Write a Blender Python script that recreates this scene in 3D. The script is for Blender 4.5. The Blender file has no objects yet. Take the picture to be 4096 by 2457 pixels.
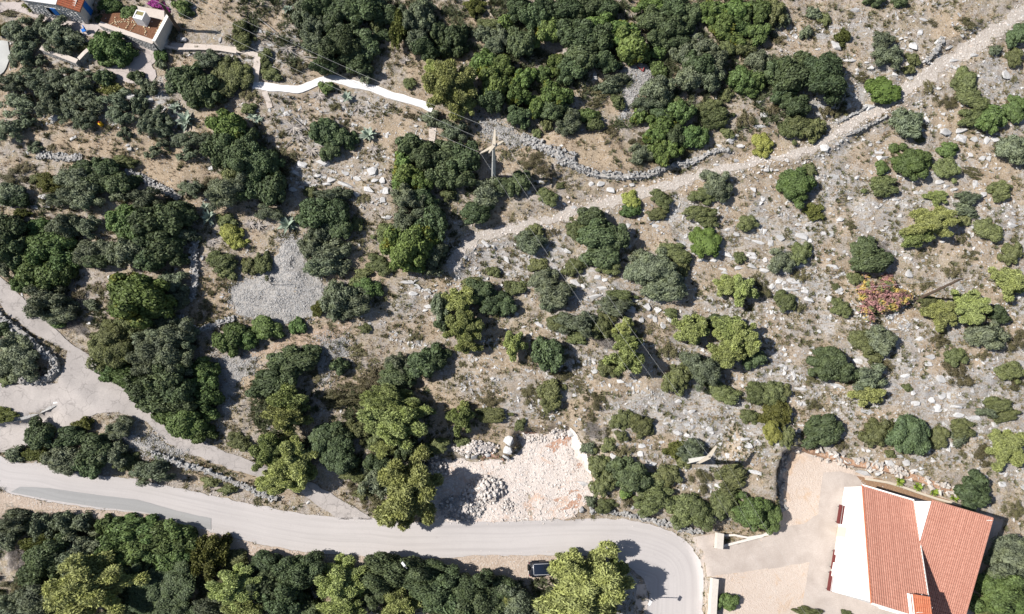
import bpy, bmesh, math, random
import numpy as np
from mathutils import Vector, Matrix
from mathutils.geometry import delaunay_2d_cdt

# ------------------------------------------------------------------ camera, sky, sun, exposure
scene = bpy.context.scene
COL = scene.collection
FPX, CX, CY = 2730.67, 2048.0, 1228.5      # focal length and centre of the photograph in its pixels
CAM_H = 88.0                               # drone height above the road
_d = Vector((1965 - CX, CY - 2000, -FPX)).normalized()   # straight down, seen from the camera
_zc = -_d
_xc = (Vector((1, 0, 0)) - _zc * _zc.x).normalized()
_yc = _zc.cross(_xc)
ROT = Matrix((_xc, _yc, _zc))
cam_data = bpy.data.cameras.new('camera')
cam = bpy.data.objects.new('camera', cam_data)
COL.objects.link(cam)
cam_data.sensor_fit = 'HORIZONTAL'
cam_data.sensor_width = 36.0
cam_data.lens = 24.0
cam_data.clip_start = 0.5
cam_data.clip_end = 3000.0
cam.matrix_world = Matrix.Translation((0, 0, CAM_H)) @ ROT.to_4x4()
scene.camera = cam

SUN_EL, SHADOW_HEADING = math.radians(46), math.radians(-2.0)
world = bpy.data.worlds.new('World')
scene.world = world
world.use_nodes = True
wn = world.node_tree
bg = wn.nodes['Background']
sky = wn.nodes.new('ShaderNodeTexSky')
sky.sky_type = 'NISHITA'
sky.sun_disc = False
sky.sun_elevation = SUN_EL
sky.sun_rotation = math.radians(270)
wn.links.new(sky.outputs[0], bg.inputs[0])
bg.inputs[1].default_value = 0.06
sun_data = bpy.data.lights.new('sun', 'SUN')
sun_data.energy = 4.6
sun_data.angle = math.radians(0.5)
sun_data.color = (1.0, 0.955, 0.89)
sun = bpy.data.objects.new('sun', sun_data)
COL.objects.link(sun)
sun_dir = Vector((math.cos(SUN_EL) * math.cos(SHADOW_HEADING), math.cos(SUN_EL) * math.sin(SHADOW_HEADING), -math.sin(SUN_EL)))
sun.rotation_euler = sun_dir.to_track_quat('-Z', 'Y').to_euler()
sun.location = (-60, 0, 90)
scene.view_settings.view_transform = 'Standard'
scene.view_settings.look = 'None'
scene.view_settings.exposure = 0.86
scene.view_settings.gamma = 1.0
scene.view_settings.use_curve_mapping = False
scene.cycles.max_bounces = 5
scene.cycles.use_denoising = True

# ------------------------------------------------------------------ helpers
random.seed(7)
RNG = np.random.default_rng(7)

def T(tile, pts):
    """tile coordinates (eight-hundred pixel tiles, 1.8096 times enlarged) to photograph pixels"""
    c, r = int(tile[0]), int(tile[1])
    ox, oy = 1024 * c, (0, 820, 1637)[r]
    if pts and not isinstance(pts, (list,)):
        return (ox + pts[0] / 1.8096, oy + pts[1] / 1.8096)
    return [(ox + p[0] / 1.8096, oy + p[1] / 1.8096) for p in pts]

def O(pts):
    """overview coordinates (2474 wide) to photograph pixels"""
    k = 4096 / 2474
    return [(p[0] * k, p[1] * k) for p in pts]

def ray(px, py):
    return ROT @ Vector((px - CX, CY - py, -FPX))

def at_z(px, py, z):
    v = ray(px, py)
    t = (z - CAM_H) / v.z
    return Vector((v.x * t, v.y * t, z))

def project(p):
    v = ROT.transposed() @ (Vector(p) - Vector((0, 0, CAM_H)))
    return (CX + FPX * v.x / -v.z, CY - FPX * v.y / -v.z)

def _hash(ix, iy, seed):
    h = (ix * 374761393 + iy * 668265263 + seed * 974634777) & 0xFFFFFFFF
    h = ((h ^ (h >> 13)) * 1274126177) & 0xFFFFFFFF
    return ((h ^ (h >> 16)) & 0xFFFFFF) / float(0xFFFFFF)

def vnoise(x, y, seed=0):
    x = np.asarray(x, float); y = np.asarray(y, float)
    ix = np.floor(x).astype(np.int64); iy = np.floor(y).astype(np.int64)
    fx = x - ix; fy = y - iy
    fx = fx * fx * (3 - 2 * fx); fy = fy * fy * (3 - 2 * fy)
    a = _hash(ix, iy, seed); b = _hash(ix + 1, iy, seed)
    c = _hash(ix, iy + 1, seed); d = _hash(ix + 1, iy + 1, seed)
    return (a + (b - a) * fx) * (1 - fy) + (c + (d - c) * fx) * fy

def fbm(x, y, seed=0, octaves=4):
    s, a, t = 0.0, 0.5, 0.0
    for o in range(octaves):
        s = s + a * vnoise(np.asarray(x) * 2 ** o, np.asarray(y) * 2 ** o, seed + o * 17)
        t += a; a *= 0.5
    return s / t

def sstep(a, b, x):
    t = np.clip((x - a) / (b - a), 0, 1)
    return t * t * (3 - 2 * t)

def inside(poly, x, y):
    x = np.asarray(x, float); y = np.asarray(y, float)
    r = np.zeros(x.shape, bool)
    n = len(poly)
    for i in range(n):
        x0, y0 = poly[i][0], poly[i][1]; x1, y1 = poly[(i + 1) % n][0], poly[(i + 1) % n][1]
        if y0 == y1:
            continue
        c = ((y0 > y) != (y1 > y)) & (x < (x1 - x0) * (y - y0) / (y1 - y0) + x0)
        r ^= c
    return r

def dist_line(pts, x, y, closed=False, vals=None):
    x = np.asarray(x, float); y = np.asarray(y, float)
    best = np.full(x.shape, 1e9); bv = np.zeros(x.shape)
    n = len(pts)
    for i in range(n if closed else n - 1):
        ax, ay = pts[i][0], pts[i][1]; bx, by = pts[(i + 1) % n][0], pts[(i + 1) % n][1]
        dx, dy = bx - ax, by - ay
        L = dx * dx + dy * dy + 1e-9
        t = np.clip(((x - ax) * dx + (y - ay) * dy) / L, 0, 1)
        d = np.hypot(x - ax - t * dx, y - ay - t * dy)
        m = d < best
        best = np.where(m, d, best)
        if vals is not None:
            bv = np.where(m, vals[i] + (vals[(i + 1) % n] - vals[i]) * t, bv)
    return (best, bv) if vals is not None else best

def signed(poly, x, y):
    d = dist_line(poly, x, y, True)
    return np.where(inside(poly, x, y), -d, d)

# ------------------------------------------------------------------ outlines read from the photograph (pixels)
ROAD_N = T('02', [(-500, 250), (-200, 300), (0, 340), (100, 375), (340, 400), (520, 450), (680, 475), (960, 500), (1160, 540), (1400, 595), (1600, 640), (1853, 690)]) \
    + T('12', [(130, 720), (400, 765), (600, 785), (850, 790), (1040, 815), (1300, 815), (1600, 815)]) \
    + T('22', [(0, 815), (300, 800), (600, 795), (830, 800), (1000, 830), (1130, 875), (1230, 930), (1310, 1010), (1360, 1090), (1390, 1200), (1390, 1350), (1380, 1484), (1370, 1900)])
ROAD_S = T('02', [(-500, 460), (-200, 530), (0, 570), (90, 610), (350, 665), (560, 700), (700, 720), (1040, 755), (1200, 800), (1400, 850), (1500, 880), (1700, 930)]) \
    + T('12', [(0, 970), (200, 1010), (400, 1040), (650, 1055), (900, 1075), (1200, 1080), (1430, 1075), (1560, 1060)]) \
    + T('22', [(0, 1060), (370, 1055), (600, 1060), (720, 1085), (850, 1140), (950, 1230), (985, 1330), (990, 1400), (970, 1484), (940, 1900)])
ROAD = ROAD_N + ROAD_S[::-1]
ROAD_PATCH = T('02', [(80, 600), (150, 560), (350, 570), (700, 620), (1000, 655), (1300, 740), (1530, 790), (1530, 872), (1500, 866), (1400, 838), (1200, 788), (1040, 744), (700, 708), (350, 653)])
ROAD_MID = T('02', [(-400, 380), (0, 455), (350, 535), (700, 600), (1100, 650), (1500, 740), (1853, 830)]) + T('12', [(300, 890), (700, 925), (1100, 945), (1600, 940)]) \
    + T('22', [(0, 935), (500, 925), (800, 940), (1000, 1000), (1130, 1100), (1185, 1230), (1190, 1400), (1160, 1900)])
TRACK = T('01', [(-300, 300), (0, 520), (90, 590), (250, 760), (400, 890), (520, 1010), (680, 1110), (760, 1230), (900, 1290), (1000, 1400)]) \
    + T('02', [(1100, 0), (1250, 110), (1430, 205), (1640, 310), (1853, 385)]) + T('12', [(200, 470), (430, 545), (560, 620), (680, 690), (830, 786), (850, 800), (600, 800), (560, 770), (480, 720), (330, 610), (0, 500)]) \
    + T('02', [(1853, 490), (1650, 430), (1480, 360), (1320, 310), (1200, 240), (1130, 165), (1060, 90), (860, 20), (700, 30), (570, 90), (400, 215), (200, 265), (0, 315), (-300, 350)]) \
    + T('01', [(-300, 1200), (0, 1290), (150, 1300), (420, 1290), (470, 1170), (490, 1060), (300, 960), (210, 910), (130, 840), (60, 800), (0, 700), (-300, 500)])
PATH_MID = O([(1085, 640), (1115, 600), (1150, 573), (1220, 557), (1290, 541), (1360, 522), (1420, 502), (1480, 482), (1560, 465), (1640, 440), (1720, 416), (1800, 396), (1850, 382), (1920, 372), (1985, 347), (2040, 310), (2090, 277), (2140, 258), (2190, 213), (2240, 180), (2300, 140), (2370, 98), (2430, 56), (2500, 5), (2600, -70)])
PATH_W = [0.7, 0.9, 1.0, 0.9, 0.85, 0.9, 0.9, 0.95, 1.0, 1.0, 0.9, 0.8, 0.7, 0.8, 0.8, 0.9, 0.95, 0.8, 1.0, 1.3, 1.4, 1.3, 1.2, 1.2, 1.2]
WHITE_MID = O([(612, 206), (650, 211), (690, 216), (720, 218), (745, 210), (780, 193), (810, 190), (838, 201), (870, 209), (910, 216), (940, 232), (980, 240), (1010, 250), (1046, 263)])
BEIGE_MID = O([(385, 109), (430, 112), (480, 114), (540, 118), (590, 125), (624, 137)])
BEIGE2_MID = O([(623, 137), (620, 170), (617, 200)])
BEIGE3_MID = O([(640, 222), (648, 245), (653, 262)])
def Q(pts):
    return [(1720 + x / 3.092, 1680 + y / 3.092) for x, y in pts]
SITE = Q([(-30, 500), (120, 480), (450, 490), (700, 500), (900, 520), (1000, 460), (1130, 330), (1090, 200), (1250, 170), (1440, 175), (1600, 150), (1720, 130), (1800, 220), (1880, 400), (1950, 560), (2010, 700), (2050, 900), (2030, 980), (1900, 1080), (1760, 1200), (1500, 1240), (900, 1262), (500, 1268), (60, 1275), (-20, 900)])
YARD = T('22', [(1310, 925), (1470, 905), (1475, 1012), (1600, 985), (1853, 920)]) + T('32', [(30, 895), (105, 770), (100, 610), (95, 470), (140, 330), (235, 278), (400, 350), (560, 420), (800, 500), (1000, 560), (1300, 650), (1480, 720), (1700, 800), (1500, 1484), (1440, 1800), (-100, 1800)]) + T('22', [(1420, 1800), (1400, 1215), (1370, 1080)])
YARD_PAVED = T('22', [(1310, 925), (1470, 905), (1475, 1012), (1600, 985), (1853, 920)]) + T('32', [(30, 895), (100, 850), (260, 830), (360, 760), (380, 600), (400, 460), (520, 450), (640, 480), (700, 560), (1200, 680), (1650, 810), (1440, 1700), (240, 1700), (250, 1400), (300, 1105), (0, 1160)]) + T('22', [(1853, 1150), (1390, 1215), (1360, 1080)])
YARD_BACK = T('32', [(640, 482), (800, 500), (1000, 566), (1300, 655), (1480, 724), (1650, 805), (1200, 676), (700, 556)])
VERGE = T('02', [(-300, 545), (0, 575), (90, 612), (350, 667), (560, 702), (700, 722), (1040, 757), (1200, 802), (1400, 852), (1500, 882), (1700, 932)]) \
    + T('12', [(0, 972), (200, 1012), (400, 1042), (650, 1057), (900, 1077), (1200, 1082), (1430, 1077), (1560, 1062)]) + T('22', [(0, 1062), (370, 1057), (600, 1062), (640, 1075), (560, 1180), (300, 1230), (0, 1235)]) \
    + T('12', [(1600, 1240), (1420, 1220), (1300, 1150), (900, 1135), (600, 1130), (200, 1110), (0, 1060)]) + T('02', [(1700, 1030), (1400, 920), (1100, 810), (700, 800), (350, 790), (0, 770), (-300, 750)])
TERRACE = T('20', [(190, 1010), (330, 960), (500, 960), (760, 980), (820, 1090), (900, 1160), (1060, 1190), (1060, 1235), (900, 1262), (760, 1262), (560, 1230), (470, 1180), (300, 1080), (210, 1030)])
FAN = T('01', [(1853, 530)]) + T('11', [(130, 400), (210, 250), (340, 250), (340, 330), (380, 480), (480, 560), (490, 660), (400, 790), (230, 860), (0, 830)]) + T('01', [(1730, 800), (1670, 680), (1690, 590)])
FAN_B = T('11', [(455, 1010), (650, 970), (655, 1090), (540, 1130), (520, 1250), (470, 1310), (455, 1180)]) 
FAN_C = T('20', [(780, 490), (980, 470), (1020, 540), (990, 640), (900, 700), (840, 760), (860, 840), (790, 840), (800, 720), (790, 650), (870, 590), (800, 560)])
FAN_D = T('02', [(870, 200), (1000, 190), (1110, 200), (1210, 270), (1320, 310), (1290, 350), (1130, 320), (980, 310), (880, 240)])
FAN_E = T('01', [(1580, 1110), (1850, 1090), (1853, 1200), (1700, 1290), (1660, 1484), (1600, 1484), (1600, 1300), (1570, 1200)])
FAN_F = T('10', [(1590, 850), (1700, 870), (1853, 960), (1853, 1060), (1760, 1010), (1640, 960)]) + T('20', [(90, 1000), (60, 1050), (0, 1040)])
MEADOW_A = T('00', [(380, 980), (560, 960), (720, 950), (890, 1000), (930, 1090), (860, 1140), (560, 1130), (300, 1110), (360, 1050)])
MEADOW_B = T('00', [(940, 1130), (1060, 1090), (1250, 1150), (1480, 1170), (1540, 1240), (1500, 1290), (1330, 1310), (1280, 1400), (1200, 1370), (1020, 1280), (930, 1200)])
MEADOW_C = T('01', [(1380, 720), (1470, 540), (1600, 500), (1680, 600), (1660, 700), (1700, 800), (1560, 850), (1430, 880), (1340, 830)])
MEADOW_D = T('11', [(120, 1000), (330, 930), (480, 870), (640, 840), (690, 890), (560, 980), (440, 1010), (300, 1010)])
PATH_B = T('11', [(-60, 1040), (100, 1000), (300, 940), (480, 880), (680, 845), (690, 880), (560, 985), (440, 1020), (260, 1020), (60, 1080), (-80, 1130)])
COURT = T('00', [(0, 20), (280, 20), (420, 110), (640, 180), (735, 165), (1110, 300), (1150, 330), (1240, 345), (1150, 400), (960, 340), (720, 210), (670, 270), (560, 240), (330, 160), (180, 100), (60, 70), (0, 100)])
COURT_B = T('00', [(-60, 290), (60, 300), (80, 420), (50, 500), (0, 545), (-60, 560)])
SOIL = T('00', [(735, 168), (720, 100), (840, 95), (1010, 90), (1190, 130), (1180, 165), (1112, 290), (1000, 245)])
COURT_C = T('00', [(760, 480), (870, 470), (1000, 380), (1110, 340), (1160, 400), (1100, 470), (1140, 560), (1050, 620), (930, 600), (830, 560)])

# ------------------------------------------------------------------ terrain height
def base_z(x, y):
    x = np.asarray(x, float); y = np.asarray(y, float)
    z = np.interp(y, [-600, -80, -22, -10, -2.5, 8, 40, 90, 200, 600], [-60, -16, -2.2, 0, 0.05, 2.0, 8.6, 18.5, 38, 70])
    z = z + np.interp(x, [-100, -40, 0, 100], [2.2, 0.9, 0, 0]) * sstep(-8, 6, y)
    z = z + (fbm(x / 14, y / 14, 3, 2) - 0.5) * 1.6 * sstep(2, 14, y)
    return z

GX = np.concatenate([-np.geomspace(600, 88, 14), np.arange(-86, 90, 0.4), np.geomspace(92, 600, 14)])
GY = np.concatenate([-np.geomspace(500, 30, 12), np.arange(-28, 92, 0.4), np.geomspace(94, 700, 14)])
MX, MY = np.meshgrid(GX, GY)
GZ = base_z(MX, MY)

def gz(x, y):
    x = np.asarray(x, float); y = np.asarray(y, float)
    i = np.clip(np.searchsorted(GX, x) - 1, 0, len(GX) - 2)
    j = np.clip(np.searchsorted(GY, y) - 1, 0, len(GY) - 2)
    tx = np.clip((x - GX[i]) / (GX[i + 1] - GX[i]), 0, 1); ty = np.clip((y - GY[j]) / (GY[j + 1] - GY[j]), 0, 1)
    return (GZ[j, i] * (1 - tx) + GZ[j, i + 1] * tx) * (1 - ty) + (GZ[j + 1, i] * (1 - tx) + GZ[j + 1, i + 1] * tx) * ty

def P(px, py, dz=0.0):
    """the ground point that carries what is seen at this pixel, dz above the ground"""
    z = 4.0
    for _ in range(12):
        p = at_z(px, py, z)
        g = float(gz(p.x, p.y))
        z = 0.5 * z + 0.5 * (g + dz)
    return Vector((p.x, p.y, g))

def W2(pts):
    return [tuple(P(*p)[:2]) for p in pts]

def height_from(base_px, top_px):
    b = P(*base_px)
    best = min((math.dist(project((b.x, b.y, b.z + h)), top_px), h) for h in np.arange(1, 16, 0.1))
    return b, best[1]

# first carve: roads and platforms, then the same again on the carved ground so that pixels and ground agree
SMOOTH = np.zeros_like(GZ)
def ribbon_flat(mid_px, half, blend):
    global GZ, SMOOTH
    w = W2(mid_px)
    dense = []
    for a, b in zip(w[:-1], w[1:]):
        n = max(1, int(math.dist(a, b) / 2))
        dense += [(a[0] + (b[0] - a[0]) * k / n, a[1] + (b[1] - a[1]) * k / n) for k in range(n)]
    dense.append(w[-1])
    zz = gz([p[0] for p in dense], [p[1] for p in dense])
    k = 5
    zz = np.convolve(np.pad(zz, k, mode='edge'), np.ones(2 * k + 1) / (2 * k + 1), 'valid')
    d, v = dist_line(dense, MX, MY, False, list(zz))
    m = 1 - sstep(half, half + blend, d)
    GZ = GZ * (1 - m) + v * m
    SMOOTH = np.maximum(SMOOTH, m)

def platform(poly_px, z, blend, tilt=None):
    global GZ, SMOOTH
    w = W2(poly_px)
    s = signed(w, MX, MY)
    m = 1 - sstep(0.0, blend, s)
    GZ = GZ * (1 - m) + z * m
    SMOOTH = np.maximum(SMOOTH, m)

def mound(poly_px, dz, blend):
    global GZ
    w = W2(poly_px)
    s = signed(w, MX, MY)
    GZ = GZ + dz * (1 - sstep(-blend, 0.2, s))

ribbon_flat(T('01', [(-100, 560), (150, 760), (420, 1050), (620, 1230), (900, 1450)]) + T('02', [(1200, 180), (1500, 310), (1800, 430)]) + T('12', [(300, 560), (560, 680), (720, 790)]), 1.9, 1.5)
ribbon_flat(ROAD_MID, 2.9, 2.0)
ribbon_flat(WHITE_MID, 0.6, 0.8)
ribbon_flat(BEIGE_MID, 0.5, 0.8)
ribbon_flat(PATH_MID, 0.9, 1.2)
# bank above the bend, with the stone facing along the road
mound(T('22', [(560, 640), (760, 735), (900, 770), (1080, 800), (1250, 870), (1400, 880), (1853, 880)]) + T('32', [(140, 820), (220, 700), (250, 500), (300, 330), (310, 250), (0, 60)]) + T('22', [(1300, 0), (700, 100), (560, 400)]), 1.0, 1.6)
mound(T('22', [(1500, 560), (1853, 700)]) + T('32', [(220, 740), (260, 560), (300, 400), (300, 290), (60, 60)]) + T('22', [(1600, 150)]), 1.0, 1.4)
platform(YARD, 0.35, 0.6)
_rw = W2([(-120, 1700), (0, 1693), (60, 1688), (110, 1675), (160, 1655), (205, 1635), (232, 1615)])
_dd, _tt = dist_line(_rw, MX, MY, False, [1.15, 1.15, 1.1, 1.0, 0.8, 0.45, 0.0])
_below = inside(_rw + W2([(300, 1700), (200, 1790), (0, 1830), (-120, 1840)]), MX, MY)
GZ = GZ - np.where(_below, _tt * (1 - sstep(0.0, 3.5, _dd)), 0)
platform(SITE, 0.45, 0.9)
mound(TERRACE, 0.7, 0.8)
mound(FAN, 0.5, 3.0)
MICRO = (fbm(MX / 2.2, MY / 2.2, 11, 4) - 0.5) * 0.7 + (fbm(MX / 0.9, MY / 0.9, 23, 2) - 0.5) * 0.25
GZ = GZ + MICRO * (1 - SMOOTH) * sstep(-30, -12, MY)
for _poly in (TRACK, COURT, COURT_C, PATH_B):
    _s = signed(W2(_poly), MX, MY)
    _m = 1 - sstep(0, 0.8, _s)
    GZ = GZ - MICRO * (1 - SMOOTH) * _m * 0.9 * sstep(-30, -12, MY)

# ------------------------------------------------------------------ materials
def rgb(c):
    return (c[0], c[1], c[2], 1.0)

class Mat:
    def __init__(self, name, rough=0.9, spec=0.1):
        self.m = bpy.data.materials.new(name)
        self.m.use_nodes = True
        self.nt = self.m.node_tree
        self.b = self.nt.nodes['Principled BSDF']
        self.b.inputs['Roughness'].default_value = rough
        self.b.inputs['Specular IOR Level'].default_value = spec
        self.co = None
    def n(self, t, **kw):
        x = self.nt.nodes.new(t)
        for k, v in kw.items():
            setattr(x, k, v)
        return x
    def link(self, a, b):
        self.nt.links.new(a, b)
    def coord(self):
        if self.co is None:
            self.co = self.n('ShaderNodeTexCoord').outputs['Object']
        return self.co
    def mapped(self, scale=(1, 1, 1), rot=(0, 0, 0)):
        mp = self.n('ShaderNodeMapping')
        mp.inputs['Scale'].default_value = scale
        mp.inputs['Rotation'].default_value = rot
        self.link(self.coord(), mp.inputs[0])
        return mp.outputs[0]
    def noise(self, scale, detail=5, rough=0.6, vec=None, dist=0.0):
        x = self.n('ShaderNodeTexNoise')
        x.inputs['Scale'].default_value = scale
        x.inputs['Detail'].default_value = detail
        x.inputs['Roughness'].default_value = rough
        x.inputs['Distortion'].default_value = dist
        self.link(vec if vec is not None else self.coord(), x.inputs['Vector'])
        return x.outputs['Fac']
    def voronoi(self, scale, feature='F1', out='Distance', vec=None, rand=1.0):
        x = self.n('ShaderNodeTexVoronoi', feature=feature)
        x.inputs['Scale'].default_value = scale
        x.inputs['Randomness'].default_value = rand
        self.link(vec if vec is not None else self.coord(), x.inputs['Vector'])
        return x.outputs[out]
    def ramp(self, fac, stops, interp='LINEAR'):
        x = self.n('ShaderNodeValToRGB')
        x.color_ramp.interpolation = interp
        e = x.color_ramp.elements
        while len(e) < len(stops):
            e.new(0.5)
        for k, (p, c) in enumerate(stops):
            e[k].position = p
            e[k].color = rgb(c) if not isinstance(c, (int, float)) else (c, c, c, 1)
        self.link(fac, x.inputs[0])
        return x.outputs['Color']
    def mix(self, fac, a, b, mode='MIX'):
        x = self.n('ShaderNodeMix', data_type='RGBA', blend_type=mode)
        for sock, v in ((x.inputs[0], fac), (x.inputs[6], a), (x.inputs[7], b)):
            if isinstance(v, bpy.types.NodeSocket):
                self.link(v, sock)
            elif isinstance(v, (int, float)):
                sock.default_value = v
            else:
                sock.default_value = rgb(v)
        return x.outputs[2]
    def math(self, op, a, b=0.0):
        x = self.n('ShaderNodeMath', operation=op)
        for sock, v in ((x.inputs[0], a), (x.inputs[1], b)):
            if isinstance(v, bpy.types.NodeSocket):
                self.link(v, sock)
            else:
                sock.default_value = v
        return x.outputs[0]
    def attr(self, name):
        x = self.n('ShaderNodeAttribute', attribute_name=name)
        return x.outputs['Fac']
    def island(self):
        return self.n('ShaderNodeNewGeometry').outputs['Random Per Island']
    def objrand(self):
        return self.n('ShaderNodeObjectInfo').outputs['Random']
    def bump(self, h, strength=0.5, dist=0.05):
        x = self.n('ShaderNodeBump')
        x.inputs['Strength'].default_value = strength
        x.inputs['Distance'].default_value = dist
        self.link(h, x.inputs['Height'])
        self.link(x.outputs[0], self.b.inputs['Normal'])
    def done(self, col):
        if isinstance(col, bpy.types.NodeSocket):
            self.link(col, self.b.inputs['Base Color'])
        else:
            self.b.inputs['Base Color'].default_value = rgb(col)
        return self.m

M = {}
def simple(name, col, var=0.25, scale=4.0, rough=0.8, spec=0.15):
    k = Mat(name, rough, spec)
    f = k.noise(scale, 4)
    c = k.mix(f, tuple(v * (1 - var) for v in col), tuple(min(1, v * (1 + var)) for v in col))
    return k.done(c)

def ground_material():
    k = Mat('hillside_soil', 1.0, 0.0)
    big = k.noise(0.16, 4, 0.55)
    mid = k.noise(0.9, 6, 0.65)
    fine = k.noise(5.5, 6, 0.75)
    grit = k.noise(16.0, 3, 0.7)
    grass = k.ramp(fine, [(0.28, (0.10, 0.082, 0.055)), (0.48, (0.275, 0.225, 0.16)), (0.68, (0.44, 0.375, 0.28))])
    soil = k.ramp(fine, [(0.28, (0.12, 0.104, 0.09)), (0.48, (0.30, 0.265, 0.235)), (0.7, (0.47, 0.435, 0.405))])
    rock = k.ramp(fine, [(0.3, (0.17, 0.165, 0.16)), (0.5, (0.34, 0.33, 0.322)), (0.72, (0.49, 0.482, 0.475))])
    c = k.mix(k.ramp(mid, [(0.40, 0.0), (0.60, 1.0)]), grass, soil)
    z = k.attr('rock')
    rk = k.math('ADD', k.math('MULTIPLY', z, 0.20), k.math('MULTIPLY', k.noise(1.0, 7, 0.72, vec=k.mapped((0.9, 2.6, 1), (0, 0, math.radians(12)))), 1.0))
    c = k.mix(k.ramp(rk, [(0.62, 0.0), (0.76, 1.0)]), c, rock)
    tan = k.attr('tan')
    straw = k.ramp(fine, [(0.28, (0.16, 0.122, 0.085)), (0.5, (0.33, 0.258, 0.182)), (0.7, (0.45, 0.365, 0.27))])
    c = k.mix(k.math('MULTIPLY', tan, k.ramp(mid, [(0.3, 0.6), (0.6, 1.0)])), c, straw)
    # loose stones too small to model
    cell = k.voronoi(4.2, 'F1', 'Color'); dd = k.voronoi(4.2, 'F1', 'Distance')
    sep = k.n('ShaderNodeSeparateColor'); k.link(cell, sep.inputs[0])
    pick = k.math('GREATER_THAN', k.math('ADD', sep.outputs[0], k.math('MULTIPLY', z, 0.22)), 0.80)
    st = k.math('MULTIPLY', pick, k.math('LESS_THAN', k.math('ADD', dd, k.math('MULTIPLY', grit, 0.5)), 0.56))
    c = k.mix(st, c, k.mix(sep.outputs[1], (0.29, 0.28, 0.27), (0.42, 0.41, 0.40)))
    # low dry herbs
    c = k.mix(k.math('MULTIPLY', k.ramp(k.noise(1.7, 7, 0.75), [(0.54, 0.0), (0.64, 0.8)]), k.math('SUBTRACT', 1.0, k.math('MULTIPLY', tan, 0.7))), c, (0.12, 0.115, 0.068))
    c = k.mix(k.ramp(big, [(0.35, 0.0), (0.65, 0.35)]), c, k.mix(0.5, c, (0.24, 0.20, 0.175)))
    k.bump(k.math('ADD', fine, k.math('MULTIPLY', grit, 0.5)), 0.9, 0.12)
    return k.done(c)

def asphalt_material(name, c0, c1, streak=True):
    k = Mat(name, 0.85, 0.15)
    fine = k.noise(9, 5, 0.7)
    broad = k.noise(0.25, 4, 0.6)
    c = k.mix(broad, c0, c1)
    c = k.mix(k.ramp(fine, [(0.3, 0.35), (0.7, 0.0)]), c, tuple(v * 0.75 for v in c0))
    cmb = k.n('ShaderNodeCombineXYZ')
    k.link(k.math('MULTIPLY', k.attr('lane'), 2.6), cmb.inputs[0]); k.link(k.math('MULTIPLY', k.attr('along'), 0.05), cmb.inputs[1])
    st = k.noise(1.0, 4, 0.6, vec=cmb.outputs[0])
    oil = k.ramp(k.noise(1.3, 5, 0.7), [(0.62, 0.0), (0.72, 0.35)])
    c = k.mix(oil, c, tuple(v * 0.7 for v in c0))
    c = k.mix(k.ramp(st, [(0.45, 0.0), (0.68, 0.5)]), c, tuple(v * 0.80 for v in c0))
    k.bump(fine, 0.25, 0.02)
    return k.done(c)

def concrete_material(name, c0, c1, crazed=True):
    k = Mat(name, 0.92, 0.1)
    fine = k.noise(7, 6, 0.7)
    broad = k.noise(0.35, 5, 0.65, dist=0.4)
    c = k.mix(k.ramp(broad, [(0.32, 0.0), (0.68, 1.0)]), c0, c1)
    c = k.mix(k.ramp(fine, [(0.3, 0.45), (0.65, 0.0)]), c, tuple(v * 0.7 for v in c0))
    if crazed:
        v = k.n('ShaderNodeTexNoise'); v.inputs['Scale'].default_value = 1.5; v.inputs['Detail'].default_value = 4
        k.link(k.coord(), v.inputs['Vector'])
        vec = k.n('ShaderNodeVectorMath', operation='ADD'); k.link(k.coord(), vec.inputs[0]); k.link(v.outputs['Color'], vec.inputs[1])
        crack = k.voronoi(0.75, 'DISTANCE_TO_EDGE', 'Distance', vec=vec.outputs[0])
        c = k.mix(k.math('MULTIPLY', k.ramp(crack, [(0.0, 0.55), (0.05, 0.0)]), k.ramp(k.noise(0.5, 3), [(0.4, 0.0), (0.55, 1.0)])), c, tuple(v_ * 0.45 for v_ in c0))
    k.bump(fine, 0.4, 0.03)
    return k.done(c)

def dirt_material(name, dark, mid, pale, stones=(0.42, 0.40, 0.38), amount=0.62, scale=4.5, red=None):
    k = Mat(name, 1.0, 0.0)
    fine = k.noise(6.0, 6, 0.75)
    c = k.ramp(fine, [(0.28, dark), (0.5, mid), (0.72, pale)])
    if red is not None:
        c = k.mix(k.ramp(k.noise(0.33, 5, 0.65, dist=0.8), [(0.56, 0.0), (0.64, 0.9)]), c, red)
    cell = k.voronoi(scale, 'F1', 'Color'); dd = k.voronoi(scale, 'F1', 'Distance')
    sep = k.n('ShaderNodeSeparateColor'); k.link(cell, sep.inputs[0])
    st = k.math('MULTIPLY', k.math('GREATER_THAN', sep.outputs[0], amount), k.math('LESS_THAN', k.math('ADD', dd, k.math('MULTIPLY', fine, 0.4)), 0.55))
    c = k.mix(k.math('MULTIPLY', st, 0.8), c, stones)
    c = k.mix(k.ramp(k.noise(0.5, 5, 0.6), [(0.4, 0.0), (0.7, 0.3)]), c, dark)
    k.bump(k.math('ADD', fine, k.math('MULTIPLY', dd, -0.4)), 0.9, 0.1)
    return k.done(c)

def stone_material(name, c0, c1, tint=None):
    k = Mat(name, 0.95, 0.05)
    r = k.island()
    o = k.objrand()
    rr = k.math('FRACT', k.math('ADD', r, k.math('MULTIPLY', o, 3.7)))
    c = k.mix(rr, c0, c1)
    f = k.noise(5.0, 6, 0.7)
    c = k.mix(k.ramp(f, [(0.35, 0.55), (0.6, 0.0)]), c, tuple(v * 0.6 for v in c0))
    if tint is not None:
        c = k.mix(k.ramp(k.noise(1.4, 4), [(0.52, 0.0), (0.66, 0.7)]), c, tint)
    k.bump(f, 0.5, 0.04)
    return k.done(c)

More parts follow.
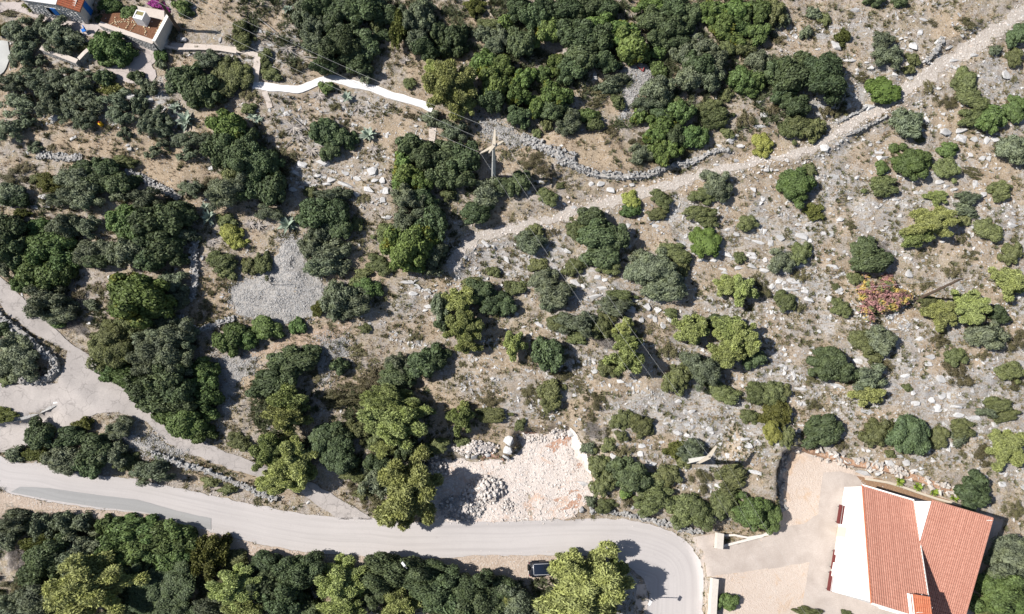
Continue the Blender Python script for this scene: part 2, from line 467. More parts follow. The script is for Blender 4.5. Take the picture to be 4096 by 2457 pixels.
def leaf_material(name, col, var=0.35, hue=None, patch=None):
    k = Mat(name, 0.6, 0.18)
    r = k.island()
    o = k.objrand()
    lo = tuple(v * (1 - var) for v in col); hi = tuple(v * (1 + var) for v in col)
    c = k.mix(r, lo, hi)
    clump = k.noise(2.2, 3, 0.6)
    c = k.mix(k.ramp(clump, [(0.4, 0.0), (0.7, 0.55)]), c, hue if hue else tuple((v * 1.5 if i < 2 else v) for i, v in enumerate(col)))
    if patch is not None:
        for p, s, t in patch:
            c = k.mix(k.ramp(k.noise(s, 3, 0.6), [(t, 0.0), (t + 0.06, 0.95)]), c, p)
    b = k.n('ShaderNodeHueSaturation')
    k.link(c, b.inputs['Color'])
    k.link(k.math('ADD', 0.485, k.math('MULTIPLY', o, 0.03)), b.inputs['Hue'])
    k.link(k.math('ADD', 0.78, k.math('MULTIPLY', k.math('FRACT', k.math('MULTIPLY', o, 7.31)), 0.5)), b.inputs['Value'])
    tr = k.n('ShaderNodeBsdfTranslucent')
    k.link(b.outputs[0], tr.inputs[0])
    mx = k.n('ShaderNodeMixShader'); mx.inputs[0].default_value = 0.15
    k.link(b.outputs[0], k.b.inputs['Base Color'])
    k.link(k.b.outputs[0], mx.inputs[1]); k.link(tr.outputs[0], mx.inputs[2])
    k.link(mx.outputs[0], k.nt.nodes['Material Output'].inputs[0])
    return k.m

# ------------------------------------------------------------------ object helpers
def tag(o, label=None, cat=None, group=None, kind=None):
    if label: o['label'] = label
    if cat: o['category'] = cat
    if group: o['group'] = group
    if kind: o['kind'] = kind
    return o

def link(name, mesh, mat=None, parent=None, loc=None):
    o = bpy.data.objects.new(name, mesh)
    COL.objects.link(o)
    if mat is not None and mesh is not None and not mesh.materials:
        mesh.materials.append(mat)
    if parent is not None:
        o.parent = parent
    if loc is not None:
        o.location = loc
    return o

def empty(name, loc, rz=0.0):
    o = bpy.data.objects.new(name, None)
    COL.objects.link(o)
    o.empty_display_size = 0.3
    o.location = loc
    o.rotation_euler = (0, 0, rz)
    return o

def mesh_np(name, V, Fc, smooth=False):
    me = bpy.data.meshes.new(name)
    V = np.asarray(V, np.float32); Fc = np.asarray(Fc, np.int32)
    nf, k = Fc.shape
    me.vertices.add(len(V)); me.vertices.foreach_set('co', V.ravel())
    me.loops.add(nf * k); me.loops.foreach_set('vertex_index', Fc.ravel())
    me.polygons.add(nf)
    me.polygons.foreach_set('loop_start', np.arange(0, nf * k, k, dtype=np.int32))
    me.polygons.foreach_set('use_smooth', np.full(nf, smooth, bool))
    me.update(calc_edges=True)
    me.validate()
    return me

def mesh_py(name, V, Fc, smooth=False):
    me = bpy.data.meshes.new(name)
    me.from_pydata([tuple(v) for v in V], [], [tuple(f) for f in Fc])
    if smooth:
        me.polygons.foreach_set('use_smooth', np.full(len(me.polygons), True, bool))
    me.update()
    return me

class MB:
    """collects simple solids into one mesh"""
    def __init__(self):
        self.V = []; self.F = []
    def add(self, V, Fc):
        o = len(self.V)
        self.V += [tuple(v) for v in V]
        self.F += [tuple(i + o for i in f) for f in Fc]
        return self
    def box(self, c, s, rz=0.0, taper=1.0):
        cx, cy, cz = c; sx, sy, sz = s[0] / 2, s[1] / 2, s[2] / 2
        V = []
        for z, k in ((-sz, 1.0), (sz, taper)):
            for x, y in ((-sx, -sy), (sx, -sy), (sx, sy), (-sx, sy)):
                x *= k; y *= k
                V.append((cx + x * math.cos(rz) - y * math.sin(rz), cy + x * math.sin(rz) + y * math.cos(rz), cz + z))
        return self.add(V, [(0, 3, 2, 1), (4, 5, 6, 7), (0, 1, 5, 4), (1, 2, 6, 5), (2, 3, 7, 6), (3, 0, 4, 7)])
    def prism(self, top, bottom):
        n = len(top)
        V = list(top) + list(bottom)
        Fc = [tuple(range(n)), tuple(range(2 * n - 1, n - 1, -1))]
        for i in range(n):
            j = (i + 1) % n
            Fc.append((i, i + n, j + n, j))
        return self.add(V, Fc)
    def tube(self, pts, radii, n=6, cap=True):
        pts = [Vector(p) for p in pts]
        if isinstance(radii, (int, float)):
            radii = [radii] * len(pts)
        V, Fc = [], []
        for i, p in enumerate(pts):
            d = (pts[min(i + 1, len(pts) - 1)] - pts[max(i - 1, 0)]).normalized()
            a = d.cross(Vector((0, 0, 1)) if abs(d.z) < 0.9 else Vector((1, 0, 0))).normalized()
            b = d.cross(a)
            for k in range(n):
                t = 2 * math.pi * k / n
                V.append(p + (a * math.cos(t) + b * math.sin(t)) * radii[i])
        for i in range(len(pts) - 1):
            for k in range(n):
                Fc.append((i * n + k, i * n + (k + 1) % n, (i + 1) * n + (k + 1) % n, (i + 1) * n + k))
        if cap:
            Fc.append(tuple(range(n - 1, -1, -1))); Fc.append(tuple(range((len(pts) - 1) * n, len(pts) * n)))
        return self.add(V, Fc)
    def build(self, name, mat, parent=None, smooth=False, bevel=0.0):
        me = mesh_py(name, self.V, self.F, smooth)
        bm = bmesh.new(); bm.from_mesh(me)
        bmesh.ops.recalc_face_normals(bm, faces=bm.faces)
        if bevel:
            bmesh.ops.bevel(bm, geom=bm.edges[:], offset=bevel, segments=2, affect='EDGES', profile=0.5)
        bm.to_mesh(me); bm.free()
        return link(name, me, mat, parent)

# ------------------------------------------------------------------ palette
M['ground'] = ground_material()
M['asphalt'] = asphalt_material('old_asphalt', (0.365, 0.342, 0.335), (0.425, 0.397, 0.387))
M['asphalt_patch'] = asphalt_material('asphalt_patch', (0.255, 0.253, 0.252), (0.285, 0.281, 0.278))
M['track'] = concrete_material('crazed_concrete', (0.30, 0.275, 0.262), (0.40, 0.365, 0.345))
M['yard'] = concrete_material('yard_concrete', (0.32, 0.276, 0.246), (0.43, 0.378, 0.343), False)
M['yard_dirt'] = dirt_material('yard_dirt', (0.38, 0.305, 0.25), (0.445, 0.375, 0.325), (0.48, 0.42, 0.375), stones=(0.50, 0.45, 0.41), amount=0.92, scale=6.0, red=(0.42, 0.315, 0.235))
M['yard_back'] = dirt_material('red_yard_dirt', (0.17, 0.105, 0.065), (0.24, 0.155, 0.10), (0.30, 0.20, 0.13), amount=0.93)
M['verge'] = dirt_material('verge_dirt', (0.24, 0.185, 0.145), (0.38, 0.31, 0.255), (0.47, 0.405, 0.35), amount=0.74)
M['site'] = dirt_material('quarried_rubble', (0.36, 0.305, 0.27), (0.50, 0.445, 0.41), (0.58, 0.535, 0.50), stones=(0.60, 0.56, 0.53), amount=0.6, scale=4.5, red=(0.44, 0.32, 0.25))
M['redearth'] = dirt_material('red_earth', (0.24, 0.13, 0.09), (0.36, 0.225, 0.165), (0.47, 0.36, 0.29), amount=0.5)
M['ledge'] = dirt_material('pale_bare_rock', (0.40, 0.34, 0.30), (0.58, 0.53, 0.485), (0.68, 0.64, 0.60), stones=(0.62, 0.58, 0.55), amount=0.5, scale=2.0, red=(0.42, 0.27, 0.19))
M['path'] = dirt_material('stony_path', (0.22, 0.19, 0.165), (0.35, 0.315, 0.283), (0.46, 0.43, 0.40), amount=0.5)
M['path_b'] = dirt_material('earth_path', (0.24, 0.18, 0.13), (0.34, 0.26, 0.20), (0.42, 0.35, 0.28), amount=0.72)
M['court'] = concrete_material('court_paving', (0.36, 0.315, 0.295), (0.46, 0.41, 0.39))
M['beige'] = concrete_material('beige_path', (0.42, 0.365, 0.325), (0.50, 0.445, 0.40), False)
M['lime'] = concrete_material('limewash', (0.56, 0.545, 0.54), (0.72, 0.71, 0.71), False)
M['soil'] = dirt_material('red_garden_soil', (0.10, 0.05, 0.03), (0.165, 0.085, 0.052), (0.22, 0.125, 0.08), amount=0.97)
M['gravel_bed'] = dirt_material('gravel_bed', (0.18, 0.168, 0.155), (0.30, 0.283, 0.266), (0.40, 0.385, 0.37), stones=(0.40, 0.395, 0.39), amount=0.4, scale=5.5)
M['straw'] = dirt_material('dry_meadow', (0.14, 0.098, 0.055), (0.25, 0.178, 0.105), (0.34, 0.25, 0.155), amount=0.95)
M['rock'] = stone_material('limestone', (0.33, 0.325, 0.322), (0.50, 0.492, 0.485))
M['block'] = stone_material('pale_limestone', (0.38, 0.375, 0.372), (0.54, 0.532, 0.525))
M['gravel'] = stone_material('grey_gravel', (0.22, 0.218, 0.218), (0.42, 0.41, 0.40))
M['wallstone'] = stone_material('wall_stone', (0.24, 0.238, 0.235), (0.40, 0.392, 0.384))
M['pinkstone'] = stone_material('fresh_rubble', (0.44, 0.40, 0.37), (0.58, 0.545, 0.52), tint=(0.46, 0.36, 0.29))
M['cutstone'] = stone_material('ochre_cut_rock', (0.36, 0.33, 0.30), (0.52, 0.49, 0.46), tint=(0.40, 0.27, 0.18))
M['ochre'] = dirt_material('ochre_earth', (0.20, 0.11, 0.065), (0.34, 0.215, 0.145), (0.46, 0.36, 0.28), amount=0.7)
M['white'] = simple('white_render', (0.80, 0.80, 0.79), 0.03, 2.0)
M['offwhite'] = simple('offwhite_paint', (0.66, 0.64, 0.60), 0.08, 3.0)
M['cream'] = simple('cream_concrete', (0.42, 0.37, 0.30), 0.15, 6.0)
M['cap'] = simple('weathered_coping', (0.45, 0.415, 0.375), 0.18, 4.0)
M['polewhite'] = simple('pale_pole_concrete', (0.47, 0.455, 0.43), 0.12, 4.0)
M['greyconc'] = simple('grey_concrete', (0.40, 0.40, 0.385), 0.12, 5.0)
M['palewall'] = simple('pale_masonry', (0.52, 0.48, 0.44), 0.15, 5.0)
M['wood'] = simple('weathered_wood', (0.09, 0.066, 0.05), 0.3, 8.0)
M['bark'] = simple('bark', (0.085, 0.068, 0.052), 0.35, 9.0)
M['greywood'] = simple('dead_grey_wood', (0.27, 0.25, 0.235), 0.25, 9.0)
M['metal'] = simple('grey_metal', (0.24, 0.24, 0.245), 0.1, 6.0, 0.5, 0.4)
M['darkmetal'] = simple('dark_metal', (0.05, 0.05, 0.055), 0.1, 6.0, 0.5, 0.4)
M['wire'] = simple('wire', (0.33, 0.33, 0.32), 0.05, 2.0, 0.45, 0.4)
M['blue'] = simple('blue_paint', (0.02, 0.13, 0.42), 0.1)
M['yellow'] = simple('yellow_plastic', (0.62, 0.36, 0.02), 0.1)
M['bench'] = simple('dark_red_bench', (0.115, 0.032, 0.03), 0.2, 8.0)
M['redsteel'] = simple('red_primer', (0.16, 0.035, 0.035), 0.2)
M['carblack'] = simple('black_car_paint', (0.006, 0.007, 0.010), 0.1, 2.0, 0.22, 0.5)
M['carglass'] = simple('car_glass', (0.008, 0.012, 0.022), 0.1, 2.0, 0.06, 0.6)
M['rubber'] = simple('tyre_rubber', (0.012, 0.012, 0.012), 0.1)
M['chrome'] = simple('bright_trim', (0.55, 0.56, 0.58), 0.05, 2.0, 0.25, 0.6)
M['lampred'] = simple('red_lens', (0.25, 0.01, 0.01), 0.1, 2.0, 0.3, 0.5)
M['insul'] = simple('dark_insulator', (0.06, 0.04, 0.03), 0.1, 2.0, 0.3, 0.5)
M['paint'] = simple('road_paint', (0.74, 0.74, 0.73), 0.06, 6.0)
M['honey'] = stone_material('honey_stone', (0.42, 0.33, 0.20), (0.56, 0.47, 0.33))
M['panel'] = simple('pale_yellow_door', (0.70, 0.60, 0.40), 0.05)

def tile_material(name, c0, c1):
    k = Mat(name, 0.85, 0.1)
    f = k.noise(3.0, 5, 0.65)
    c = k.mix(k.ramp(f, [(0.35, 0.0), (0.65, 1.0)]), c0, c1)
    c = k.mix(k.math('MULTIPLY', k.objrand(), 0.4), c, tuple(v * 0.8 for v in c0))
    g = k.noise(11, 3, 0.6)
    c = k.mix(k.ramp(g, [(0.5, 0.0), (0.75, 0.4)]), c, tuple(min(1, v * 1.35) for v in c1))
    return k.done(c)
M['tile'] = tile_material('terracotta_tile', (0.33, 0.152, 0.112), (0.43, 0.222, 0.168))
M['tile_bright'] = tile_material('bright_terracotta', (0.40, 0.125, 0.068), (0.48, 0.18, 0.10))
M['tile_gap'] = simple('tile_valley', (0.24, 0.105, 0.078), 0.15)

# ------------------------------------------------------------------ the ground sheet
def in_frame_px(x, y, z):
    R = np.array([list(r) for r in ROT])
    v = np.stack([x, y, z - CAM_H], -1) @ R
    return CX + FPX * v[..., 0] / -v[..., 2], CY - FPX * v[..., 1] / -v[..., 2]

ROCK_ZONES = [O([(1100, 560), (1400, 530), (1700, 430), (1900, 380), (2100, 270), (2474, 60), (2600, 300), (2600, 1300), (2400, 1130), (2100, 1160), (1900, 1100), (1700, 1220), (1450, 1240), (1380, 1050), (1200, 1010), (1050, 900), (900, 800), (960, 690)]),
              O([(1870, 60), (2474, -60), (2474, 60), (2100, 280), (1880, 350), (1900, 200)]), O([(640, 180), (900, 230), (1080, 300), (1000, 420), (900, 520), (720, 480), (660, 330)]), O([(400, 100), (740, 60), (740, 170), (500, 170)]), O([(0, 60), (260, 90), (420, 200), (460, 300), (330, 330), (200, 280), (0, 330)])]
TAN_ZONES = [TERRACE, MEADOW_A, MEADOW_B, MEADOW_C, MEADOW_D]
VX, VY = in_frame_px(MX, MY, GZ)
_n = fbm(MX / 6, MY / 6, 31, 3)
rock_att = np.zeros_like(GZ); tan_att = np.zeros_like(GZ)
for zpoly in ROCK_ZONES:
    rock_att = np.maximum(rock_att, (1 - sstep(-80, 60, signed(zpoly, VX, VY))) * sstep(0.3, 0.62, _n + 0.08))
for zpoly in TAN_ZONES:
    tan_att = np.maximum(tan_att, 1 - sstep(-16, 22, signed(zpoly, VX, VY) + (_n - 0.5) * 60))
tan_att = np.maximum(tan_att, 0.85 * sstep(0.50, 0.62, fbm(MX / 5, MY / 3.5, 57, 3)))
ny, nx = MX.shape
idx = np.arange(nx * ny).reshape(ny, nx)
quads = np.stack([idx[:-1, :-1], idx[:-1, 1:], idx[1:, 1:], idx[1:, :-1]], -1).reshape(-1, 4)
gm = mesh_np('ground', np.stack([MX, MY, GZ], -1).reshape(-1, 3), quads, True)
for nm, arr in (('rock', rock_att), ('tan', tan_att)):
    a = gm.attributes.new(nm, 'FLOAT', 'POINT'); a.data.foreach_set('value', arr.ravel().astype(np.float32))
tag(link('ground', gm, M['ground']), kind='structure')

# ------------------------------------------------------------------ draped sheets and ribbons
def sheet(name, poly_px, mat, off=0.05, step=0.7, jitter=0.12, zfun=None):
    w = W2(poly_px)
    dense = []
    for i in range(len(w)):
        a, b = w[i], w[(i + 1) % len(w)]
        n = max(1, int(math.dist(a, b) / 0.45))
        for k in range(n):
            x = a[0] + (b[0] - a[0]) * k / n; y = a[1] + (b[1] - a[1]) * k / n
            dense.append((x + (float(fbm(x / 0.8, y / 0.8, 41, 3)) - 0.5) * jitter * 4, y + (float(fbm(x / 0.8, y / 0.8, 77, 3)) - 0.5) * jitter * 4))
    xs = [p[0] for p in dense]; ys = [p[1] for p in dense]
    gx, gy = np.meshgrid(np.arange(min(xs), max(xs), step), np.arange(min(ys), max(ys), step))
    gx = gx.ravel() + 0.013; gy = gy.ravel() + 0.017
    s = signed(dense, gx, gy)
    keep = s < -0.25
    pts = [Vector(p) for p in dense] + [Vector((x, y)) for x, y in zip(gx[keep], gy[keep])]
    v, e, f, *_ = delaunay_2d_cdt(pts, [], [list(range(len(dense)))], 1, 1e-4)
    V = np.array([(p.x, p.y) for p in v])
    z = (gz(V[:, 0], V[:, 1]) if zfun is None else zfun(V[:, 0], V[:, 1])) + off
    me = mesh_np(name, np.column_stack([V, z]), np.array([t for t in f if len(t) == 3]), True)
    return link(name, me, mat)

def resample(w, step=0.5, vals=None):
    out, ov = [], []
    for i in range(len(w) - 1):
        a, b = w[i], w[i + 1]
        n = max(1, int(math.dist(a, b) / step))
        for k in range(n):
            t = k / n
            out.append((a[0] + (b[0] - a[0]) * t, a[1] + (b[1] - a[1]) * t))
            if vals is not None: ov.append(vals[i] + (vals[i + 1] - vals[i]) * t)
    out.append(w[-1])
    if vals is not None: ov.append(vals[-1])
    for _ in range(3):
        o2 = [out[0]] + [((out[i - 1][0] + 2 * out[i][0] + out[i + 1][0]) / 4, (out[i - 1][1] + 2 * out[i][1] + out[i + 1][1]) / 4) for i in range(1, len(out) - 1)] + [out[-1]]
        out = o2
    return (out, ov) if vals is not None else out

def ribbon(name, mid_px, half, mat, off=0.05, jitter=0.1, thick=0.0, cross=7):
    w = W2(mid_px)
    vals = half if isinstance(half, list) else [half] * len(w)
    pts, hw = resample(w, 0.4, vals)
    V = []
    n = len(pts)
    for i in range(n):
        a = pts[max(0, i - 1)]; b = pts[min(n - 1, i + 1)]
        L = math.dist(a, b) + 1e-9
        nx_, ny_ = -(b[1] - a[1]) / L, (b[0] - a[0]) / L
        jl = (float(fbm(pts[i][0], pts[i][1], 5, 3)) - 0.5) * 4 * jitter; jr = (float(fbm(pts[i][0], pts[i][1], 9, 3)) - 0.5) * 4 * jitter
        row = []
        for k in range(cross):
            t = -1 + 2 * k / (cross - 1)
            h = (hw[i] + (jl if t < 0 else jr)) * t
            x, y = pts[i][0] + nx_ * h, pts[i][1] + ny_ * h
            row.append([x, y, float(gz(x, y)) + off])
        if thick:
            zz = max(r[2] for r in row)
            for r in row: r[2] = zz + thick
            row = [[row[0][0], row[0][1], zz - 0.6]] + row + [[row[-1][0], row[-1][1], zz - 0.6]]
        V += row
    c = cross + (2 if thick else 0)
    Fq = [(i * c + k, i * c + k + 1, (i + 1) * c + k + 1, (i + 1) * c + k) for i in range(n - 1) for k in range(c - 1)]
    return link(name, mesh_np(name, np.array(V), np.array(Fq), not thick), mat)

ST = lambda o: tag(o, kind='structure')
ST(sheet('verge', VERGE, M['verge'], 0.05, jitter=0.14))
ST(sheet('concrete_track', TRACK, M['track'], 0.085, step=0.42, jitter=0.10))
def lane_attributes(o):
    me = o.data; co = np.zeros(len(me.vertices) * 3, np.float32); me.vertices.foreach_get('co', co); co = co.reshape(-1, 3)
    mid = resample(W2(ROAD_MID), 1.0)
    run = [0.0]
    for a_, b_ in zip(mid[:-1], mid[1:]): run.append(run[-1] + math.dist(a_, b_))
    _, al = dist_line(mid, co[:, 0], co[:, 1], False, run)
    nn = dist_line(W2(ROAD_N), co[:, 0], co[:, 1])
    for nm_, ar in (('lane', nn), ('along', al)):
        at_ = me.attributes.new(nm_, 'FLOAT', 'POINT'); at_.data.foreach_set('value', ar.astype(np.float32))
    return o
road = ST(lane_attributes(sheet('road', ROAD, M['asphalt'], 0.085, step=0.4, jitter=0.10)))
patch = sheet('asphalt_patch', ROAD_PATCH, M['asphalt_patch'], 0.115, jitter=0.02); patch.parent = road; lane_attributes(patch)
ST(sheet('building_site_floor', SITE, M['site'], 0.06, step=0.4, jitter=0.25, zfun=lambda x, y: gz(x, y) + (fbm(x / 1.6, y / 1.6, 61, 3) - 0.42) * 0.28 * (dist_line(W2(SITE), x, y, True) > 0.3)))
for _k, _poly in enumerate((Q([(1440, 300), (1560, 260), (1700, 190), (1740, 230), (1690, 300), (1750, 350), (1600, 330), (1540, 400)]), Q([(1740, 830), (1830, 820), (1840, 880), (1760, 940), (1710, 920)]), Q([(1700, 1040), (1850, 940), (1900, 980), (1870, 1060), (1780, 1110), (1600, 1090)]), Q([(600, 450), (700, 430), (840, 470), (930, 500), (860, 525), (650, 500)]), Q([(1850, 590), (1910, 570), (1900, 630), (1860, 640)]), Q([(1930, 850), (2000, 830), (2000, 880), (1950, 890)]), Q([(1540, 920), (1590, 900), (1580, 990), (1545, 980)]), Q([(1220, 165), (1300, 160), (1280, 190), (1220, 190)]))):
    ST(sheet('red_earth', _poly, M['redearth'], 0.075, step=0.3, jitter=0.5, zfun=lambda x, y: gz(x, y) + (fbm(x / 1.6, y / 1.6, 61, 3) - 0.42) * 0.28))
ST(sheet('pale_rock_ledge', Q([(1700, 125), (1770, 110), (1800, 180), (1880, 330), (1950, 480), (2000, 620), (2000, 690), (1930, 640), (1870, 560), (1810, 500), (1800, 400), (1750, 300)]), M['ledge'], 0.22, step=0.3, jitter=0.35, zfun=lambda x, y: gz(x, y) + (fbm(x / 0.7, y / 0.7, 66, 3) - 0.4) * 0.35))
ST(sheet('yard_dirt', YARD, M['yard_dirt'], 0.04, jitter=0.12))
ST(sheet('yard_pavement', YARD_PAVED, M['yard'], 0.065, jitter=0.05))
ST(sheet('yard_back_path', YARD_BACK, M['yard_back'], 0.075, jitter=0.05))
ST(ribbon('stony_footpath', PATH_MID, [w_ * 0.68 for w_ in PATH_W], M['path'], 0.06, 0.42))
ST(sheet('earth_path', PATH_B, M['path_b'], 0.06, jitter=0.2))
ST(sheet('roadside_gravel', T('22', [(600, 1085), (720, 1100), (830, 1150), (930, 1240), (900, 1300), (880, 1600), (600, 1600), (640, 1300)]), M['gravel_bed'], 0.05, jitter=0.2))
ST(sheet('concrete_apron', T('22', [(900, 1270), (968, 1265), (978, 1330), (985, 1400), (955, 1600), (880, 1600), (885, 1420)]), M['beige'], 0.07, jitter=0.06))
ST(ribbon('white_path', WHITE_MID, 0.52, M['lime'], 0.0, 0.07, thick=0.12))
ST(ribbon('beige_path', BEIGE_MID, 0.36, M['beige'], 0.0, 0.04, thick=0.14))
ST(ribbon('beige_steps', BEIGE2_MID, 0.42, M['beige'], 0.0, 0.03, thick=0.12))
ST(ribbon('beige_ramp', BEIGE3_MID, 0.34, M['beige'], 0.0, 0.05, thick=0.08))
ST(ribbon('short_beige_path', T('10', [(1282, 905), (1278, 960), (1272, 1035)]), 0.42, M['beige'], 0.0, 0.03, thick=0.08))
ST(sheet('court_pavement', COURT, M['court'], 0.09, jitter=0.05))
ST(sheet('side_court_pavement', COURT_B, M['greyconc'], 0.10, jitter=0.05))
ST(sheet('stone_court', COURT_C, M['court'], 0.08, jitter=0.15))

# red garden soil lies level behind its retaining wall
_sw = W2(SOIL)
SOIL_Z = max(float(gz(*p)) for p in _sw) + 0.25
def soil_poly():
    w = [tuple(at_z(px, py, SOIL_Z)[:2]) for px, py in SOIL]
    mb = MB().prism([(x, y, SOIL_Z) for x, y in w], [(x, y, SOIL_Z - 2.2) for x, y in w])
    return mb.build('garden_soil', M['soil'])
ST(soil_poly())

# white bay line painted on the track
def line_px(a, b, half, off):
    A, B = P(*a), P(*b)
    d = (B - A).normalized(); n = Vector((-d.y, d.x, 0)) * half
    V = []; k = 8
    for i in range(k + 1):
        c = A.lerp(B, i / k)
        for s in (-1, 1):
            x, y = c.x + n.x * s, c.y + n.y * s
            V.append((x, y, float(gz(x, y)) + off))
    return V, [(2 * i, 2 * i + 1, 2 * i + 3, 2 * i + 2) for i in range(k)]
V, Fq = line_px((97, 1627), (240, 1609), 0.075, 0.075)
tag(link('bay_line', mesh_py('bay_line', V, Fq), M['paint']), kind='structure')

# ------------------------------------------------------------------ stones
def rock_mesh(name, seed, flat=0.55, n=15):
    rng = np.random.default_rng(seed)
    pts = rng.uniform(-1, 1, (n, 3))
    pts /= np.maximum(1, (np.abs(pts) ** 4).sum(1, keepdims=True) ** 0.25)
    pts = pts / np.maximum(np.linalg.norm(pts, axis=1, keepdims=True), 1e-3) * rng.uniform(0.75, 1.05, (n, 1))
    pts[:, 2] = np.clip(pts[:, 2], -0.6, 0.72) * flat
    pts[:, 0] *= 1.0; pts[:, 1] *= rng.uniform(0.6, 0.85)
    bm = bmesh.new()
    for p in pts: bm.verts.new(p)
    r = bmesh.ops.convex_hull(bm, input=bm.verts[:])
    bmesh.ops.delete(bm, geom=[v for v in bm.verts if not v.link_faces], context='VERTS')
    bmesh.ops.triangulate(bm, faces=bm.faces)
    bmesh.ops.recalc_face_normals(bm, faces=bm.faces)
    me = bpy.data.meshes.new(name); bm.to_mesh(me); bm.free()
    return me

def arrays(me):
    V = np.zeros(len(me.vertices) * 3, np.float32); me.vertices.foreach_get('co', V)
    Fc = np.array([list(p.vertices) for p in me.polygons], np.int32)
    return V.reshape(-1, 3), Fc
ROCKS = [rock_mesh('limestone_rock', 100 + i, [0.5, 0.42, 0.6][i % 3], 16) for i in range(10)]
STONES = [rock_mesh('stone', 200 + i, 0.85, 12) for i in range(8)]
CHIPS = [arrays(rock_mesh('chip', 300 + i, 0.7, 8)) for i in range(8)]

def merged_stones(name, xs, ys, zs, sizes, mat, flat=1.0, rng=None, parent=None, sink=0.15):
    rng = rng or np.random.default_rng(5)
    Vs, Fs, o = [], [], 0
    var = rng.integers(0, len(CHIPS), len(xs)); ang = rng.uniform(0, 6.283, len(xs))
    tx = rng.uniform(-0.5, 0.5, len(xs)); asp = rng.uniform(0.65, 1.15, len(xs))
    for i in range(len(xs)):
        V, Fc = CHIPS[var[i]]
        c, s = math.cos(ang[i]), math.sin(ang[i])
        x = V[:, 0] * sizes[i]; y = V[:, 1] * sizes[i] * asp[i]; z = V[:, 2] * sizes[i] * flat + x * tx[i]
        Vs.append(np.column_stack([x * c - y * s + xs[i], x * s + y * c + ys[i], z + zs[i] + sizes[i] * flat * sink]))
        Fs.append(Fc + o); o += len(V)
    me = mesh_np(name, np.concatenate(Vs), np.concatenate(Fs))
    return link(name, me, mat, parent)

def scatter_in(poly_px, n, rng, spread=1.3):
    w = W2(poly_px)
    a = np.array(w); lo, hi = a.min(0) - 1, a.max(0) + 1
    xs = rng.uniform(lo[0], hi[0], n * 6); ys = rng.uniform(lo[1], hi[1], n * 6)
    m = signed(w, xs, ys) < (fbm(xs / 1.2, ys / 1.2, 8, 2) - 0.55) * 1.6 + spread * rng.random(len(xs)) ** 3
    return xs[m][:n], ys[m][:n]

for i, (nm, poly, n, s0, s1, mat) in enumerate([
        ('gravel_fan', FAN, 6500, 0.07, 0.17, 'gravel'), ('gravel_strip', FAN_B, 1300, 0.07, 0.18, 'gravel'), ('gravel_clearing', FAN_C, 1500, 0.09, 0.2, 'gravel'),
        ('gravel_bank', FAN_D, 1300, 0.08, 0.2, 'gravel'), ('gravel_slope', FAN_E, 1500, 0.06, 0.16, 'gravel'), ('gravel_terrace', FAN_F, 1200, 0.08, 0.2, 'gravel'),
        ('crushed_stone', SITE, 4600, 0.04, 0.28, 'pinkstone')]):
    rng = np.random.default_rng(900 + i)
    if nm != 'crushed_stone':
        tag(sheet(nm + '_bed', poly, M['gravel_bed'], 0.055, jitter=0.25), kind='structure')
    xs, ys = scatter_in(poly, n, rng, 0.3 if nm == 'crushed_stone' else 1.3)
    sz = s0 + (s1 - s0) * rng.random(len(xs)) ** (2.2 if nm != 'crushed_stone' else 4.0)
    zz = gz(xs, ys) + 0.05 + ((fbm(xs / 1.6, ys / 1.6, 61, 3) - 0.42) * 0.28 if nm == 'crushed_stone' else 0)
    o = merged_stones(nm, xs, ys, zz, sz, M[mat], 0.7, rng)
    tag(o, {'gravel_fan': 'wide fan of loose grey gravel below the agaves', 'gravel_strip': 'narrow strip of pale gravel beside the earth path', 'gravel_clearing': 'grey gravel clearing between dense evergreen trees',
            'gravel_bank': 'grey gravel bank between concrete track and road', 'gravel_slope': 'loose gravel slope beside hedge above concrete track', 'gravel_terrace': 'shaded grey rubble on terrace beside concrete pylon',
            'crushed_stone': 'pale pink crushed stone covering the cleared building plot'}[nm], 'gravel', kind='stuff')

# heaps of quarried stone on the cleared plot
def heap(name, centre, rx, ry, h, n, s0, s1, mat, label, seed, shape=1.0):
    rng = np.random.default_rng(seed)
    c = P(*centre)
    r = np.sqrt(rng.random(n)); a = rng.uniform(0, 6.283, n)
    xs = c.x + r * np.cos(a) * rx; ys = c.y + r * np.sin(a) * ry
    zz = gz(xs, ys) + h * np.clip(1 - r ** 1.6, 0, 1) + 0.05
    sz = s0 + (s1 - s0) * rng.random(n) ** 2
    root = empty(name, c)
    core = MB(); k = 14
    ring = [(c.x + math.cos(t * 6.2832 / k) * rx * 0.9, c.y + math.sin(t * 6.2832 / k) * ry * 0.9) for t in range(k)]
    Vc = [(x, y, float(gz(x, y)) - 0.1) for x, y in ring] + [(c.x + (x - c.x) * 0.5, c.y + (y - c.y) * 0.5, c.z + h * 0.66) for x, y in ring] + [(c.x, c.y, c.z + h)]
    Fc = [(i, (i + 1) % k, k + (i + 1) % k, k + i) for i in range(k)] + [(k + i, k + (i + 1) % k, 2 * k) for i in range(k)]
    core.add([(x - c.x, y - c.y, z - c.z) for x, y, z in Vc], Fc).build('heap_core', M['site'], root, True)
    order = np.argsort(-sz)
    for q in order[:60]:
        s = link('stone', STONES[int(rng.integers(0, 8))], None, root, (xs[q] - c.x, ys[q] - c.y, zz[q] - c.z + sz[q] * 0.3))
        s.scale = (sz[q] * 1.1, sz[q], sz[q] * 0.8); s.rotation_euler = (rng.uniform(-.5, .5), rng.uniform(-.5, .5), rng.uniform(0, 6.28))
    rest = order[60:]
    o = merged_stones('loose_stones', xs[rest] - c.x, ys[rest] - c.y, zz[rest] - c.z, sz[rest], mat, 0.8, rng, root)
    o['kind'] = 'stuff'
    tag(root, label, 'rubble heap', 'stone heaps on the building plot')
